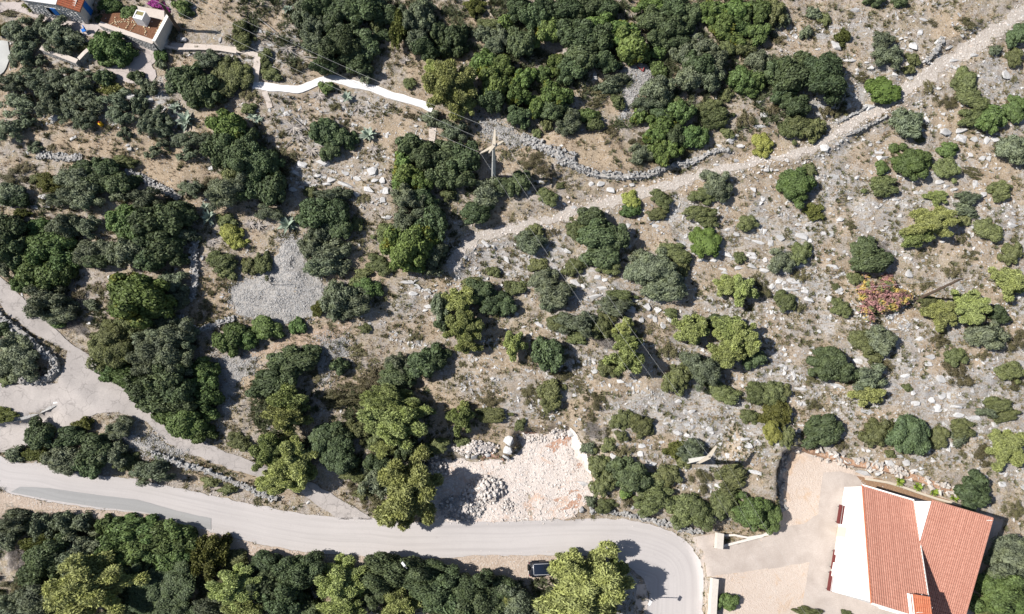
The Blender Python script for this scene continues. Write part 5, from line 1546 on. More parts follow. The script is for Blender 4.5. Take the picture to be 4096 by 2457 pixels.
LIST = {
'00': """jun 222 30 52 48;jun 20 205 45 55;olv 130 205 105 95;olv 300 195 70 80;olv 430 220 105 95;olv 520 285 85 75;olv 170 340 85 85;olv 150 430 75 75;olv 420 330 90 75;olv 275 430 55 48;len 600 335 42 36;
grn 730 320 85 105;grn 830 340 105 110;grn 900 400 75 75;grn 800 425 85 50;grn 1160 388 48 55;olv 1160 465 48 42;oak 742 555 66 58;oak 975 545 58 38;
oak 1330 560 115 125;oak 1450 640 125 125;olv 1490 425 95 72;len 1620 480 100 90;len 1700 565 125 135;olv 1595 705 50 42;oak 1430 725 75 48;len 1800 780 55 45;scr 1795 680 65 50;
olv 1030 590 55 50;olv 1090 632 58 55;olv 1010 700 58 65;olv 1000 790 45 80;olv 60 600 105 75;olv 230 565 100 85;olv 420 560 110 85;olv 590 560 75 60;olv 130 755 105 85;olv 330 655 90 75;olv 375 760 110 80;olv 560 680 110 95;olv 640 760 95 85;olv 490 820 85 65;olv 610 880 85 65;olv 60 950 85 75;olv 175 870 75 55;olv 830 720 100 80;olv 860 825 85 75;jun 800 640 80 45;
olv 1150 850 80 75;olv 1080 895 80 85;olv 1180 935 75 65;olv 905 960 50 50;olv 1100 1095 65 45;olv 1340 1005 90 60;olv 1200 1035 65 42;olv 1350 1105 80 50;olv 1460 1010 80 55;
fig 1640 925 120 95;oak 1600 1080 105 105;oak 1720 1120 115 115;oak 1785 985 75 75;len 1700 1240 95 85;olv 1650 1385 130 95;oak 1800 1330 85 95;scr 1480 1330 80 65;olv 1370 1365 80 55;
oak 600 1225 75 62;oak 750 1210 100 72;len 900 1165 80 52;oak 690 1300 100 72;oak 835 1310 105 85;oak 945 1310 65 55;olv 550 1290 135 105;olv 470 1405 120 80;jun 350 1320 75 62;olv 605 1430 120 80;olv 850 1400 62 45;olv 1050 1435 95 60;len 250 1290 45 38;
scr 85 1270 95 55;olv 60 1395 95 75;scr 180 1215 70 35;oak 100 1440 85 50;olv 250 1060 55 45;scr 370 1065 32 28;grn 790 30 85 55;grn 930 90 62 55;grn 1300 35 75 52;grn 1350 85 50 42;bou 1140 28 70 36;bou 1200 62 32 28;scr 1240 240 48 65;len 1740 205 55 72;len 1755 290 62 62;scr 1680 275 52 36;oak 720 130 35 30;scr 60 95 60 30""",
'10': """olv 345 60 55 62;oak 440 40 95 62;oak 640 40 125 82;oak 790 60 115 90;oak 565 115 72 85;olv 900 15 80 45;olv 410 190 75 95;olv 420 305 75 70;olv 560 190 75 52;oak 610 320 130 125;oak 710 430 120 95;oak 500 470 95 52;oak 770 320 115 115;oak 620 235 105 60;olv 800 550 42 58;
len 880 170 52 75;oak 955 110 82 58;oak 920 235 75 52;jun 1040 200 62 130;olv 1100 125 75 95;olv 1185 115 90 90;olv 1165 265 75 105;oak 1225 345 85 75;oak 1330 240 62 82;oak 1450 250 72 85;oak 1385 345 65 48;olv 1210 50 80 52;oak 1460 345 60 52;
jun 1582 42 65 68;len 1680 175 80 48;olv 1640 240 62 52;olv 1790 250 75 85;olv 1720 330 65 62;fig 1805 150 52 52;pin 1400 620 190 180 0.8;pin 1300 510 85 75 0.9;pin 1500 770 90 75 0.8;fig 1640 440 85 75;fig 1760 480 90 80;fig 1715 610 85 95;fig 1805 610 62 75;oak 1700 720 85 75;
len 1110 600 48 46;olv 1270 855 62 55;olv 1420 945 100 72;grn 510 630 58 42;oak 495 950 100 100;oak 605 985 72 72;oak 540 1090 75 62;oak 680 1010 55 65;scr 365 960 40 28;scr 180 1190 85 95;len 390 1390 46 55;olv 560 1430 125 70;
len 60 390 45 55;len 75 465 48 38;len 110 535 80 52;oak 40 1180 120 120;oak 110 1340 90 110;oak 1130 1050 95 72;oak 1210 1110 100 92;oak 1350 1130 112 92;oak 1490 1160 112 112;oak 1350 1255 100 82;oak 1480 1285 90 58;fig 1060 1160 52 62;fig 1080 1250 82 75;fig 1200 1310 72 62;fig 1050 1335 55 45;olv 1110 1420 105 80;oak 1220 1435 75 62;len 1390 1390 52 52;olv 1690 1390 112 105;oak 1800 1340 70 60;scr 780 1435 48 38;scr 1805 1120 40 34;scr 640 880 40 25;scr 1120 830 60 35;scr 310 480 60 40;scr 560 770 60 30;olv 300 130 40 60""",
'20': """oak 50 60 85 85;oak 150 120 92 82;oak 250 55 92 72;oak 400 60 105 75;oak 550 60 105 75;oak 685 60 80 65;fig 250 215 82 100;oak 60 290 92 92;oak 400 200 85 85;oak 505 250 105 92;fig 625 180 92 72;oak 650 285 85 92;fig 805 225 100 82;fig 860 315 105 100;fig 905 405 85 52;oak 520 385 112 102;oak 680 440 85 72;fig 350 460 82 72;grn 220 530 72 58;oak 440 500 100 85;fig 1000 30 100 52;oak 1020 140 95 82;oak 1180 55 102 75;oak 1290 110 85 75;oak 1130 190 102 82;oak 1240 190 80 60;oak 1065 275 82 62;oak 1200 290 85 62;grn 1060 375 55 46;grn 1060 490 55 58;
fig 1450 80 92 85;fig 1600 60 105 72;fig 1520 190 92 75;grn 1645 190 92 75;grn 1780 80 92 85;fig 1600 285 82 52;grn 1790 230 80 82;olv 1245 300 62 62;olv 1250 385 100 82;olv 1385 350 92 82;oak 1345 460 102 82;olv 1465 430 92 82;olv 1300 560 102 72;olv 1430 560 92 82;len 1570 330 82 72;len 1685 330 82 62;olv 1780 445 82 82;grn 1680 560 102 82;grn 1780 560 82 72;grn 1700 640 82 46;
olv 1060 645 112 92;olv 1000 740 110 62;len 1130 720 82 82;grn 1220 800 102 82;oak 1100 820 82 62;olv 760 580 82 42;olv 700 625 70 40;scr 660 680 75 42;len 765 730 52 52;scr 600 745 52 42;olv 410 870 78 95;grn 550 830 75 55;len 605 890 62 52;
fig 190 760 62 82;fig 330 680 100 82;fig 50 680 82 75;fig 100 570 75 70;oak 50 840 75 65;len 250 900 42 42;oak 300 790 80 70;len 180 960 36 36;fig 930 830 52 52;fig 1090 900 92 72;fig 1040 960 72 75;oak 1150 960 75 85;scr 920 1010 80 60;olv 950 1110 82 62;fig 1060 1110 72 82;fig 1150 1060 70 75;
grn 1280 980 102 72;grn 1375 995 52 65;len 1470 850 102 72;len 1440 770 82 52;len 1560 680 52 46;len 1560 960 50 36;scr 1250 1100 62 42;scr 1690 860 62 52;scr 700 950 70 50;yel 1812 1040 75 95;scr 150 1160 82 52;scr 230 1225 90 50;oak 50 1320 82 85;len 260 1420 72 72;len 350 1340 32 28;
yel 862 1440 62 62;len 1080 1435 80 72;olv 1470 1310 102 75;len 1400 1410 120 62;olv 1500 1380 90 75""",
'30': """len 60 80 82 100;len 20 30 62 52;olv 120 150 46 55;olv 330 90 52 45;len 410 130 52 58;olv 280 230 42 48;scr 90 290 55 36;oak 780 0 85 40;oak 960 5 62 38;jun 540 260 55 65;olv 840 290 82 72;olv 870 400 105 85;len 1050 420 62 55;len 1020 500 55 36;bsh 838 640 128 115;
oak 60 520 85 92;oak 165 545 105 110;oak 410 545 138 160;oak 260 400 55 46;oak 120 660 80 72;oak 190 750 92 75;len 240 895 95 82;len 330 930 92 85;len 170 930 82 72;scr 430 800 55 52;scr 520 800 62 46;scr 30 770 46 52;grn 215 1330 128 128;len 300 1225 52 70;olv 1020 890 108 115;len 1090 990 46 46;
len 1440 570 82 105;len 1375 600 62 55;scr 1290 730 90 52;len 1490 720 125 82;grn 1620 840 120 105;len 1500 850 120 82;grn 1800 780 82 105;oak 1805 250 65 92;len 1790 410 62 82;olv 1650 360 46 36;scr 1480 170 82 52;grn 1050 1160 138 125;grn 830 1210 46 55;len 840 1340 105 85;
grn 1310 1080 75 58;len 1300 1210 92 82;olv 1770 1080 108 108;olv 1450 1430 75 52;pin 1220 1430 85 52 0.6;len 1680 1380 85 80;scr 1480 1250 75 46;scr 1170 620 46 52;scr 680 560 60 45;scr 1180 160 60 40;scr 1420 140 40 30;scr 720 180 26 20;scr 1785 570 26 32;scr 600 100 30 40""",
'01': """oak 60 200 105 112;oak 60 320 92 92;grn 250 160 82 62;grn 300 260 102 92;grn 420 285 92 92;grn 250 350 92 75;grn 430 390 92 82;grn 200 450 102 82;grn 330 520 112 92;grn 170 570 72 52;grn 460 490 62 72;olv 30 430 55 72;olv 450 150 92 72;olv 600 150 92 75;olv 330 690 112 82;olv 430 765 112 82;olv 265 760 72 46;grn 410 850 55 36;jun 155 60 45 30;
olv 630 345 92 85;olv 760 320 82 62;oak 720 400 105 52;grn 900 90 102 92;grn 960 185 102 102;oak 1080 100 112 92;oak 1200 100 112 85;oak 1300 60 92 72;oak 1030 235 92 72;oak 1160 300 102 82;oak 1080 375 102 82;olv 920 340 102 82;olv 1350 210 62 46;oak 1220 215 85 70;oak 1260 360 72 62;
len 1640 105 75 52;yel 1670 195 72 72;yel 1725 265 62 52;len 1600 400 102 72;len 1640 480 72 52;len 1800 440 55 65;fig 1000 680 175 142;len 820 725 45 36;olv 1250 560 92 72;olv 1275 670 82 85;olv 660 720 52 34;scr 570 630 46 46;scr 720 610 50 36;gry 560 880 70 60;
len 800 945 125 102;len 760 1060 112 112;len 880 1040 112 112;grn 800 1180 112 82;grn 900 1235 102 62;len 920 880 82 62;olv 1120 930 122 92;olv 1240 960 122 102;olv 1100 1080 122 112;olv 1250 1100 112 102;olv 1330 960 72 72;olv 1200 850 82 52;
oak 1010 1320 102 82;oak 1200 1260 112 92;oak 1280 1340 102 92;oak 1130 1400 102 72;oak 1300 1440 102 62;grn 1470 1180 85 62;grn 1470 1290 85 85;grn 1500 1400 85 85;grn 1680 960 122 102;grn 1785 960 80 72;olv 130 1080 135 140;olv 40 1170 70 65;len 40 1262 52 42;oak 20 890 52 52""",
'11': """olv 95 60 90 52;oak 430 60 112 102;oak 560 60 102 102;oak 600 160 90 72;olv 480 170 82 102;olv 420 300 102 92;olv 550 360 122 102;olv 470 425 112 82;olv 600 455 72 52;len 730 130 46 55;len 50 420 65 85;len 940 200 72 82;olv 1080 120 72 82;olv 1180 60 102 72;oak 1270 130 92 112;fig 1100 300 138 135;fig 1215 250 100 100;fig 1115 430 102 62;olv 1290 335 72 85;olv 1280 450 52 52;
len 890 430 92 72;len 770 490 70 40;oak 1600 50 105 80;olv 600 665 112 112;olv 720 695 102 102;olv 580 770 72 62;grn 805 600 92 72;len 740 560 70 50;jun 455 745 50 50;grn 300 870 56 56;grn 70 890 102 75;len 785 890 46 36;oak 300 1110 132 82;oak 200 1150 100 72;oak 385 1090 72 62;scr 420 1240 52 46;oak 600 1170 62 52;scr 730 1040 65 52;scr 830 1260 92 92;olv 1020 1160 82 72;oak 1000 1240 92 82;oak 1090 1235 52 72;oak 1230 1130 112 102;oak 1315 1110 72 72;
pin 1475 690 105 85 0.9;pin 1510 890 125 110 0.95;pin 1540 1010 85 62 0.9;olv 1330 740 62 102;oak 1610 620 92 82;oak 1700 700 92 85;oak 1790 720 75 75;len 1560 565 72 46;len 1830 590 36 46;len 1720 480 52 36;scr 1150 950 46 36;pin 230 1400 125 85;pin 990 1420 195 100 0.8;pin 1505 1462 40 36;oak 90 1290 122 82;oak 210 1260 80 70;scr 620 1380 120 65;scr 1700 1400 85 50;oak 1340 850 50 60;scr 1280 700 30 26;scr 930 940 26 22;scr 1500 1150 30 26""",
'21': """len 160 185 65 52;olv 140 270 102 75;scr 60 240 52 42;oak 600 110 115 85;len 480 180 90 75;oak 620 215 125 100;oak 750 250 95 100;oak 650 345 112 100;len 690 440 92 70;grn 860 40 72 46;len 1060 60 82 46;len 1180 345 115 72;olv 970 400 105 80;olv 900 490 85 82;olv 1080 470 170 120;olv 1100 600 140 90;len 1230 420 80 90;bsh 1400 262 98 106;
len 1370 60 120 72;len 1420 125 72 42;len 1700 130 82 62;len 1650 380 42 46;pin 1555 580 82 72 0.8;pin 1680 620 92 102 0.9;scr 1810 590 72 72;olv 230 540 102 72;olv 320 640 122 92;olv 300 705 90 50;len 185 430 72 52;len 460 440 102 62;len 40 600 65 56;len 775 665 92 55;olv 745 730 110 62;len 690 810 60 40;len 650 885 82 85;
olv 460 850 125 80;len 350 860 90 72;len 480 955 72 50;pin 810 885 70 62 0.9;pin 830 975 92 70;pin 820 1110 115 105;oak 260 1080 102 102;scr 350 1220 82 46;len 700 1185 80 62;pin 1290 905 112 102 0.8;pin 1570 900 110 90 1.0;pin 1640 970 130 105 1.0;pin 1560 1080 120 95 0.9;oak 1485 850 82 52;oak 1755 1120 75 55;
olv 1370 1185 132 102;len 1200 1260 105 105;len 1520 1350 122 72;len 1780 1360 92 82;len 275 1375 82 105;scr 600 1420 72 62;scr 140 1370 62 72;pin 25 1010 72 92;len 1150 780 46 36;gry 680 1000 70 40;scr 470 1270 50 35;scr 1120 1060 70 45;scr 510 545 25 22;scr 310 190 40 30""",
'31': """jun 335 45 65 55;scr 600 140 38 38;pin 1180 130 165 115 0.7;pin 1080 230 110 75 0.7;olv 1440 30 75 46;len 1420 110 52 46;len 1600 180 98 95;scr 1420 250 55 55;len 1765 345 85 85;len 240 345 85 85;olv 100 410 85 85;scr 250 510 65 46;oak 690 300 82 72;oak 740 405 122 82;oak 845 375 62 62;gry 830 300 65 50;red 845 640 178 145;
len 630 530 55 46;len 490 590 28 26;len 530 740 68 75;len 130 690 75 75;scr 230 730 52 50;pin 1740 560 122 105 0.7;pin 1250 790 115 95 0.8;pin 1450 750 132 115 0.85;len 1180 700 82 55;oak 1670 790 72 62;olv 1590 950 132 92;scr 1240 970 65 56;scr 1340 485 62 42;len 690 990 92 85;olv 830 980 92 92;len 770 1090 65 52;
oak 460 1150 138 112;oak 430 1085 85 50;scr 320 1265 65 42;olv 710 1255 132 82;pin 720 1360 100 75 0.7;len 1370 1100 82 65;scr 1380 1225 92 82;len 1760 1200 102 62;scr 1780 1290 95 50;len 1670 1440 102 52;scr 1800 980 65 72;scr 860 1160 55 36;len 40 1360 82 85;len 125 1350 44 52;scr 330 1445 55 36;len 1010 1320 34 30;scr 230 1380 30 26;scr 1150 560 60 45;scr 760 760 80 40;scr 1480 360 60 36;scr 1560 1090 60 30""",
'02': """oak 280 180 88 85;jun 590 110 55 46;oak 500 195 90 58;olv 860 125 75 75;olv 100 330 55 46;jun 270 320 82 46;olv 450 330 112 82;olv 500 395 122 62;oak 680 290 102 92;oak 640 400 92 72;olv 830 320 82 72;len 930 370 72 72;olv 1100 435 122 82;grn 1350 75 132 105;grn 1210 30 100 62;grn 1440 160 85 62;len 1725 230 75 65;
len 1520 510 65 46;scr 1500 450 38 28;len 1650 570 72 36;olv 70 815 102 72;olv 55 920 72 72;olv 270 865 82 82;olv 450 830 82 62;olv 575 815 52 46;jun 300 970 100 52;scr 520 955 55 46;oak 320 1085 110 100;oak 250 1190 80 60;olv 480 1085 102 82;olv 600 1000 100 80;grn 760 830 52 46;
grn 900 880 112 82;grn 1050 885 102 82;grn 820 960 112 82;grn 1000 970 112 82;grn 1150 935 112 82;grn 1260 905 92 72;grn 1300 990 102 82;grn 1200 1060 112 82;grn 950 1055 112 72;grn 780 1010 72 52;grn 1330 1085 82 72;jun 1510 1060 92 105;len 1690 1085 90 62;scr 1560 1240 52 52;pin 640 1270 230 180 0.75;pin 480 1370 130 110 0.7;pin 800 1180 110 80 0.8;olv 230 1390 135 100;olv 60 1440 110 55;scr 90 1270 70 50;
oak 1060 1250 130 110 0.5;oak 1250 1260 120 110 0.5;oak 1000 1380 120 90 0.5;oak 1220 1400 120 90 0.5;len 1050 1450 92 42;pin 1720 1290 150 120 0.8;pin 1750 1440 130 70 0.8;olv 1530 1440 90 55;gry 110 1080 50 60""",
'12': """pin 220 60 135 85 0.9;pin 110 310 122 112 0.9;pin 260 380 150 135 0.9;pin 180 510 145 85 0.8;oak 500 200 85 75 0.8;oak 570 330 115 105 0.8;oak 620 190 62 42;len 700 480 82 42;len 730 140 82 62;pin 1000 85 215 140 0.75;pin 925 300 85 62 0.8;len 870 205 60 50;oak 1080 290 62 62;oak 890 400 82 55;olv 860 515 82 85;pin 1090 585 185 215 0.75;pin 1480 80 85 85;len 1700 40 102 52;len 1500 240 55 36;len 1320 265 80 50;jun 1240 305 36 36;len 760 610 52 36;scr 850 690 70 50;scr 720 570 50 36;
oak 60 1130 102 82;oak 320 1190 132 102;oak 80 1280 112 82;oak 260 1350 100 80 0.5;len 540 1180 62 46;pin 630 1255 142 145 0.8;pin 600 1430 142 72 0.8;oak 1000 1185 162 92;oak 1200 1205 132 82;pin 1050 1390 112 100 0.7;oak 890 1300 90 80 0.6;oak 1300 1320 132 102;oak 1400 1275 102 72;oak 1550 1300 112 92;oak 1610 1400 142 92;oak 1750 1300 102 72;oak 1440 1420 110 80;pin 1825 1370 80 90 0.7;oak 350 1440 92 52;oak 160 1400 100 80""",
'22': """len 60 110 36 46;len 800 80 82 72;len 940 115 82 75;len 790 190 46 36;olv 550 280 46 36;len 700 260 46 55;scr 810 300 65 46;gry 610 150 90 50;len 640 410 82 75;len 660 540 82 82;oak 850 465 112 105;len 1000 545 105 82;len 1120 480 92 72;len 1060 625 105 82;len 980 705 82 62;fig 820 590 40 45;scr 860 660 62 46;olv 570 670 32 32;len 680 690 75 52;
len 1220 740 85 105;len 1360 745 105 105;len 1540 625 82 52;len 1540 700 92 88;len 1590 490 105 85;scr 1370 520 75 75;jun 1180 300 65 52;olv 1300 290 85 75;len 1230 375 55 46;grn 1740 735 122 105;pin 520 1290 240 215 0.72;pin 440 1120 115 75 0.7;pin 710 1230 100 125 0.75;olv 60 1400 115 90;grn 1560 1400 75 46;len 1725 60 72 55;scr 560 50 40 30;oak 800 520 55 50""",
'32': """jun 60 60 95 95;yel 35 165 55 68;len 145 205 52 72;oak 400 152 128 95;scr 540 262 55 36;len 795 165 105 95;oak 1030 180 128 115;len 1240 205 72 75;len 1410 140 85 72;olv 1400 205 55 46;pin 1745 290 132 122 0.6;scr 1590 330 85 72;len 890 325 36 28;oak 1490 592 112 100;grn 30 790 65 85;olv 1750 1070 132 122 0.8;olv 1810 1220 90 80;grn 1680 1330 150 112;len 1640 1440 125 72;grn 1810 1420 90 80;len 290 1462 92 26;len 570 1476 36 18;olv 1590 20 65 28;len 1730 50 102 36;scr 1780 730 70 50;scr 1730 1000 40 50;scr 1400 330 40 30"""}
DENSE = [O([(560, -40), (1900, -40), (1890, 120), (2050, 160), (2060, 250), (1940, 330), (1700, 330), (1620, 400), (1500, 390), (1560, 320), (1290, 310), (1180, 270), (1150, 190), (1060, 150), (930, 60), (760, 200), (560, 110)]),
         O([(930, 380), (1010, 330), (1160, 350), (1170, 450), (1090, 640), (1010, 670), (950, 560)]), O([(490, 290), (620, 290), (700, 400), (690, 500), (600, 520), (500, 470)]), O([(-20, 500), (110, 470), (180, 560), (180, 740), (110, 760), (-20, 660)]),
         O([(250, 480), (420, 440), (480, 560), (440, 650), (300, 640)]), O([(220, 760), (300, 690), (420, 720), (500, 850), (540, 1040), (480, 1060), (330, 940), (220, 850)]), O([(600, 930), (760, 940), (1050, 930), (1060, 1240), (940, 1250), (780, 1130), (610, 1150)]),
         O([(-20, 1260), (240, 1250), (420, 1270), (560, 1370), (1260, 1370), (1500, 1340), (1500, 1500), (-20, 1500)])  , O([(2330, 1280), (2500, 1240), (2500, 1500), (2330, 1500)])]
for tile_, txt in LIST.items():
    for it in txt.replace('\n', '').split(';'):
        f = it.split()
        if not f: continue
        x, y = T(tile_, (float(f[1]), float(f[2])))
        if tile_ == '00' and f[0] == 'olv' and float(f[2]) < 1150: f[0] = 'ol2'
        grow = 1.10 if f[0] != 'pin' and any(inside(z_, np.array([x]), np.array([y]))[0] for z_ in DENSE) else 1.0
        plant(f[0], x, y, float(f[3]) / 1.8096 * grow, float(f[4]) / 1.8096 * grow, (float(f[5]) if len(f) > 5 else 1.0) * (1.25 if grow > 1 else 1.0))

# clipped hedge beside the ramp
hp_ = P(22, 1660)
hedge = empty('clipped_hedge', hp_)
_h = link('crown', crown('jun', 1, 0), None, hedge); _h.scale = (1.3, 0.75, 0.9)
_h2 = link('crown', crown('jun', 1, 1), None, hedge, (-1.6, -0.2, 0)); _h2.scale = (1.3, 0.75, 0.9)
tag(hedge, 'short clipped hedge at the end of the ramp wall', 'hedge')

# agaves: rosettes of thick blue-green leaves, and grey dead ones
def agave(name, px, py, r, n, mat, label, seed, dead=False, group='agaves on the terraces'):
    rg = random.Random(seed)
    b = P(px, py)
    root = empty(name, b)
    for k in range(n):
        a = k * 2.39996 + rg.uniform(-.2, .2)
        el = rg.uniform(0.15, 1.05) if not dead else rg.uniform(-0.05, 0.35)
        if dead: a = rg.uniform(0, 6.283)
        L = r * (rg.uniform(0.75, 1.1) if not dead else rg.uniform(0.3, 1.1))
        pts = []
        for t in (0, 0.35, 0.7, 1.0):
            droop = -0.55 * t * t * (1 - el / 1.6) * (1 if not dead else 0.3)
            pts.append(Vector((math.cos(a) * math.cos(el) * L * t, math.sin(a) * math.cos(el) * L * t, 0.12 + L * t * math.sin(el) + droop * L * 0.6)))
        side = Vector((-math.sin(a), math.cos(a), 0))
        w = [0.09, 0.13, 0.09, 0.008] if not dead else [0.05, 0.06, 0.04, 0.01]
        V, Fc = [], []
        for p, ww in zip(pts, w):
            ww *= r / 0.9
            V += [p - side * ww + Vector((0, 0, ww * 0.4)), p, p + side * ww + Vector((0, 0, ww * 0.4))]
        for i in range(3):
            for q in range(2):
                Fc.append((i * 3 + q, i * 3 + q + 1, i * 3 + q + 4, i * 3 + q + 3))
        link('leaf', mesh_py('leaf', V, Fc), mat, root)
    tag(root, label, 'agave', group)
M['agave'] = leaf_material('agave_leaf', (0.21, 0.26, 0.21), 0.3, (0.30, 0.33, 0.24))
M['agave_dead'] = leaf_material('dead_agave_leaf', (0.30, 0.275, 0.26), 0.35, (0.36, 0.31, 0.25))
AG = [('00', 1350, 880, 1.25, 30, 0, 'large blue-green agave uphill of the dark evergreen clump'), ('00', 1275, 785, 0.85, 22, 0, 'smaller agave just uphill of the largest blue-green agave'), ('00', 1830, 850, 0.7, 18, 0, 'agave at the foot of the dark evergreen clump'),
      ('10', 660, 712, 0.85, 22, 0, 'single agave just below the white path'), ('10', 815, 985, 1.2, 26, 0, 'large agave with yellowed leaves beside round evergreen'), ('10', 850, 1080, 0.9, 22, 1, 'dead yellowing agave below the large agave'), ('10', 230, 75, 0.7, 16, 0, 'agave high on the bank above white path'), ('10', 15, 870, 0.7, 16, 0, 'agave beside the dry stone patch under the ramp'),
      ('10', 230, 350, 1.2, 34, 1, 'heap of dead grey agave leaves above the white path'), ('10', 270, 930, 1.3, 34, 1, 'sprawling dead grey agave beside a fallen stalk'), ('10', 400, 1090, 1.1, 30, 1, 'dead grey agave below the round evergreen'), ('10', 740, 780, 0.9, 22, 1, 'withered agave below the single blue-green agave'), ('10', 450, 690, 1.1, 28, 1, 'withered grey agave under the bend of white path'), ('10', 1080, 440, 0.9, 26, 1, 'pale dead agave in the stony gully'), ('10', 320, 1000, 0.9, 26, 1, 'second dead grey agave near the fallen stalk'),
      ('01', 1520, 95, 1.0, 26, 0, 'pale agave standing at the head of the straight stone wall'), ('01', 1490, 20, 0.7, 18, 0, 'agave just above the stone wall agave'), ('01', 1810, 140, 0.9, 26, 1, 'dead grey agave beside the yellow-green bush'), ('01', 1340, 290, 0.9, 24, 1, 'dead grey agave on the uphill end of the straight wall'), ('01', 1540, 270, 0.8, 22, 1, 'dead agave across the wall from the other dead one'),
      ('11', 235, 150, 1.2, 30, 0, 'large pale agave at the top of the gravel fan'), ('11', 20, 150, 0.9, 26, 1, 'dead grey agave uphill of the gravel fan'), ('11', 160, 250, 0.6, 16, 1, 'small dead agave at the edge of gravel fan')]
for i, (t_, x, y, r, n, dead, lab) in enumerate(AG):
    px, py = T(t_, (x, y))
    agave('agave' if not dead else 'dead_agave', px, py, r * (1.0 if dead else 1.2), n if not dead else n * 2, M['agave_dead'] if dead else M['agave'], lab, 500 + i, bool(dead))
# small fan palms behind the house
M['palm'] = leaf_material('palm_frond', (0.16, 0.23, 0.035), 0.3, (0.24, 0.27, 0.05))
for i, (x, y) in enumerate(((955, 522), (1088, 560), (1200, 600), (1350, 640))):
    b = P(*T('32', (x, y)), 0.4)
    root = empty('fan_palm', b)
    rg = random.Random(i)
    for k in range(34):
        a = k * 2.39996; el = rg.uniform(0.2, 1.2); L = rg.uniform(0.65, 0.95)
        tip = Vector((math.cos(a) * math.cos(el), math.sin(a) * math.cos(el), math.sin(el))) * L
        side = Vector((-math.sin(a), math.cos(a), 0)) * 0.07
        mid = tip * 0.6 + Vector((0, 0, 0.08))
        link('frond', mesh_py('frond', [(0, 0, 0.1), mid - side + Vector((0, 0, .1)), tip, mid + side + Vector((0, 0, .1))], [(0, 1, 2, 3)]), M['palm'], root)
    MB().tube([(0, 0, -0.2), (0, 0, 0.2)], [0.1, 0.08], 6).build('stem', M['bark'], root)
    tag(root, ['small fan palm behind the house, first in line from the yard', 'small fan palm behind the house, second in line from the yard', 'small fan palm behind the house, third in line from the yard', 'small fan palm behind the house beside the round oak'][i], 'palm', 'small palms behind the house')

# fallen agave stalks and dead branches
for i, (t_, a, b, lab) in enumerate((('10', (20, 140), (190, 280), 'long grey fallen stalk on the bank above white path'), ('10', (275, 860), (385, 965), 'pale fallen stalk crossing the dead agaves'), ('10', (350, 418), (530, 440), 'pale straight branch lying under the oaks'), ('10', (100, 482), (185, 522), 'short pale stick on the bank by the white path'), ('10', (210, 1075), (300, 980), 'grey fallen stalk beside the sprawling dead agave'))):
    A, B = P(*T(t_, a)), P(*T(t_, b))
    o = MB().tube([Vector((0, 0, 0.2)), (B - A) * 0.5 + Vector((0.05, 0.03, 0.28)), (B - A) + Vector((0, 0, 0.18))], [0.07, 0.055, 0.03], 6).build('fallen_stalk', M['greywood'])
    o.location = A
    tag(o, lab, 'branch', 'fallen stalks on the terraces')
# standing dead flower stalk on the gravel fan
sb = P(*T('11', (118, 580)))
stalk = empty('flower_stalk', sb)
MB().tube([(0, 0, -0.1), (0.05, 0, 2.0), (0.1, 0.1, 3.4)], [0.05, 0.035, 0.015], 6).build('stalk', M['wood'], stalk)
for k in range(10):
    a = k * 1.3; z = 2.2 + k * 0.12
    MB().tube([(0.06, 0, z), (math.cos(a) * 0.4, math.sin(a) * 0.4, z + 0.15)], [0.015, 0.006], 4).build('twig', M['wood'], stalk)
tag(stalk, 'thin dead agave flower stalk standing on the gravel fan', 'stalk')

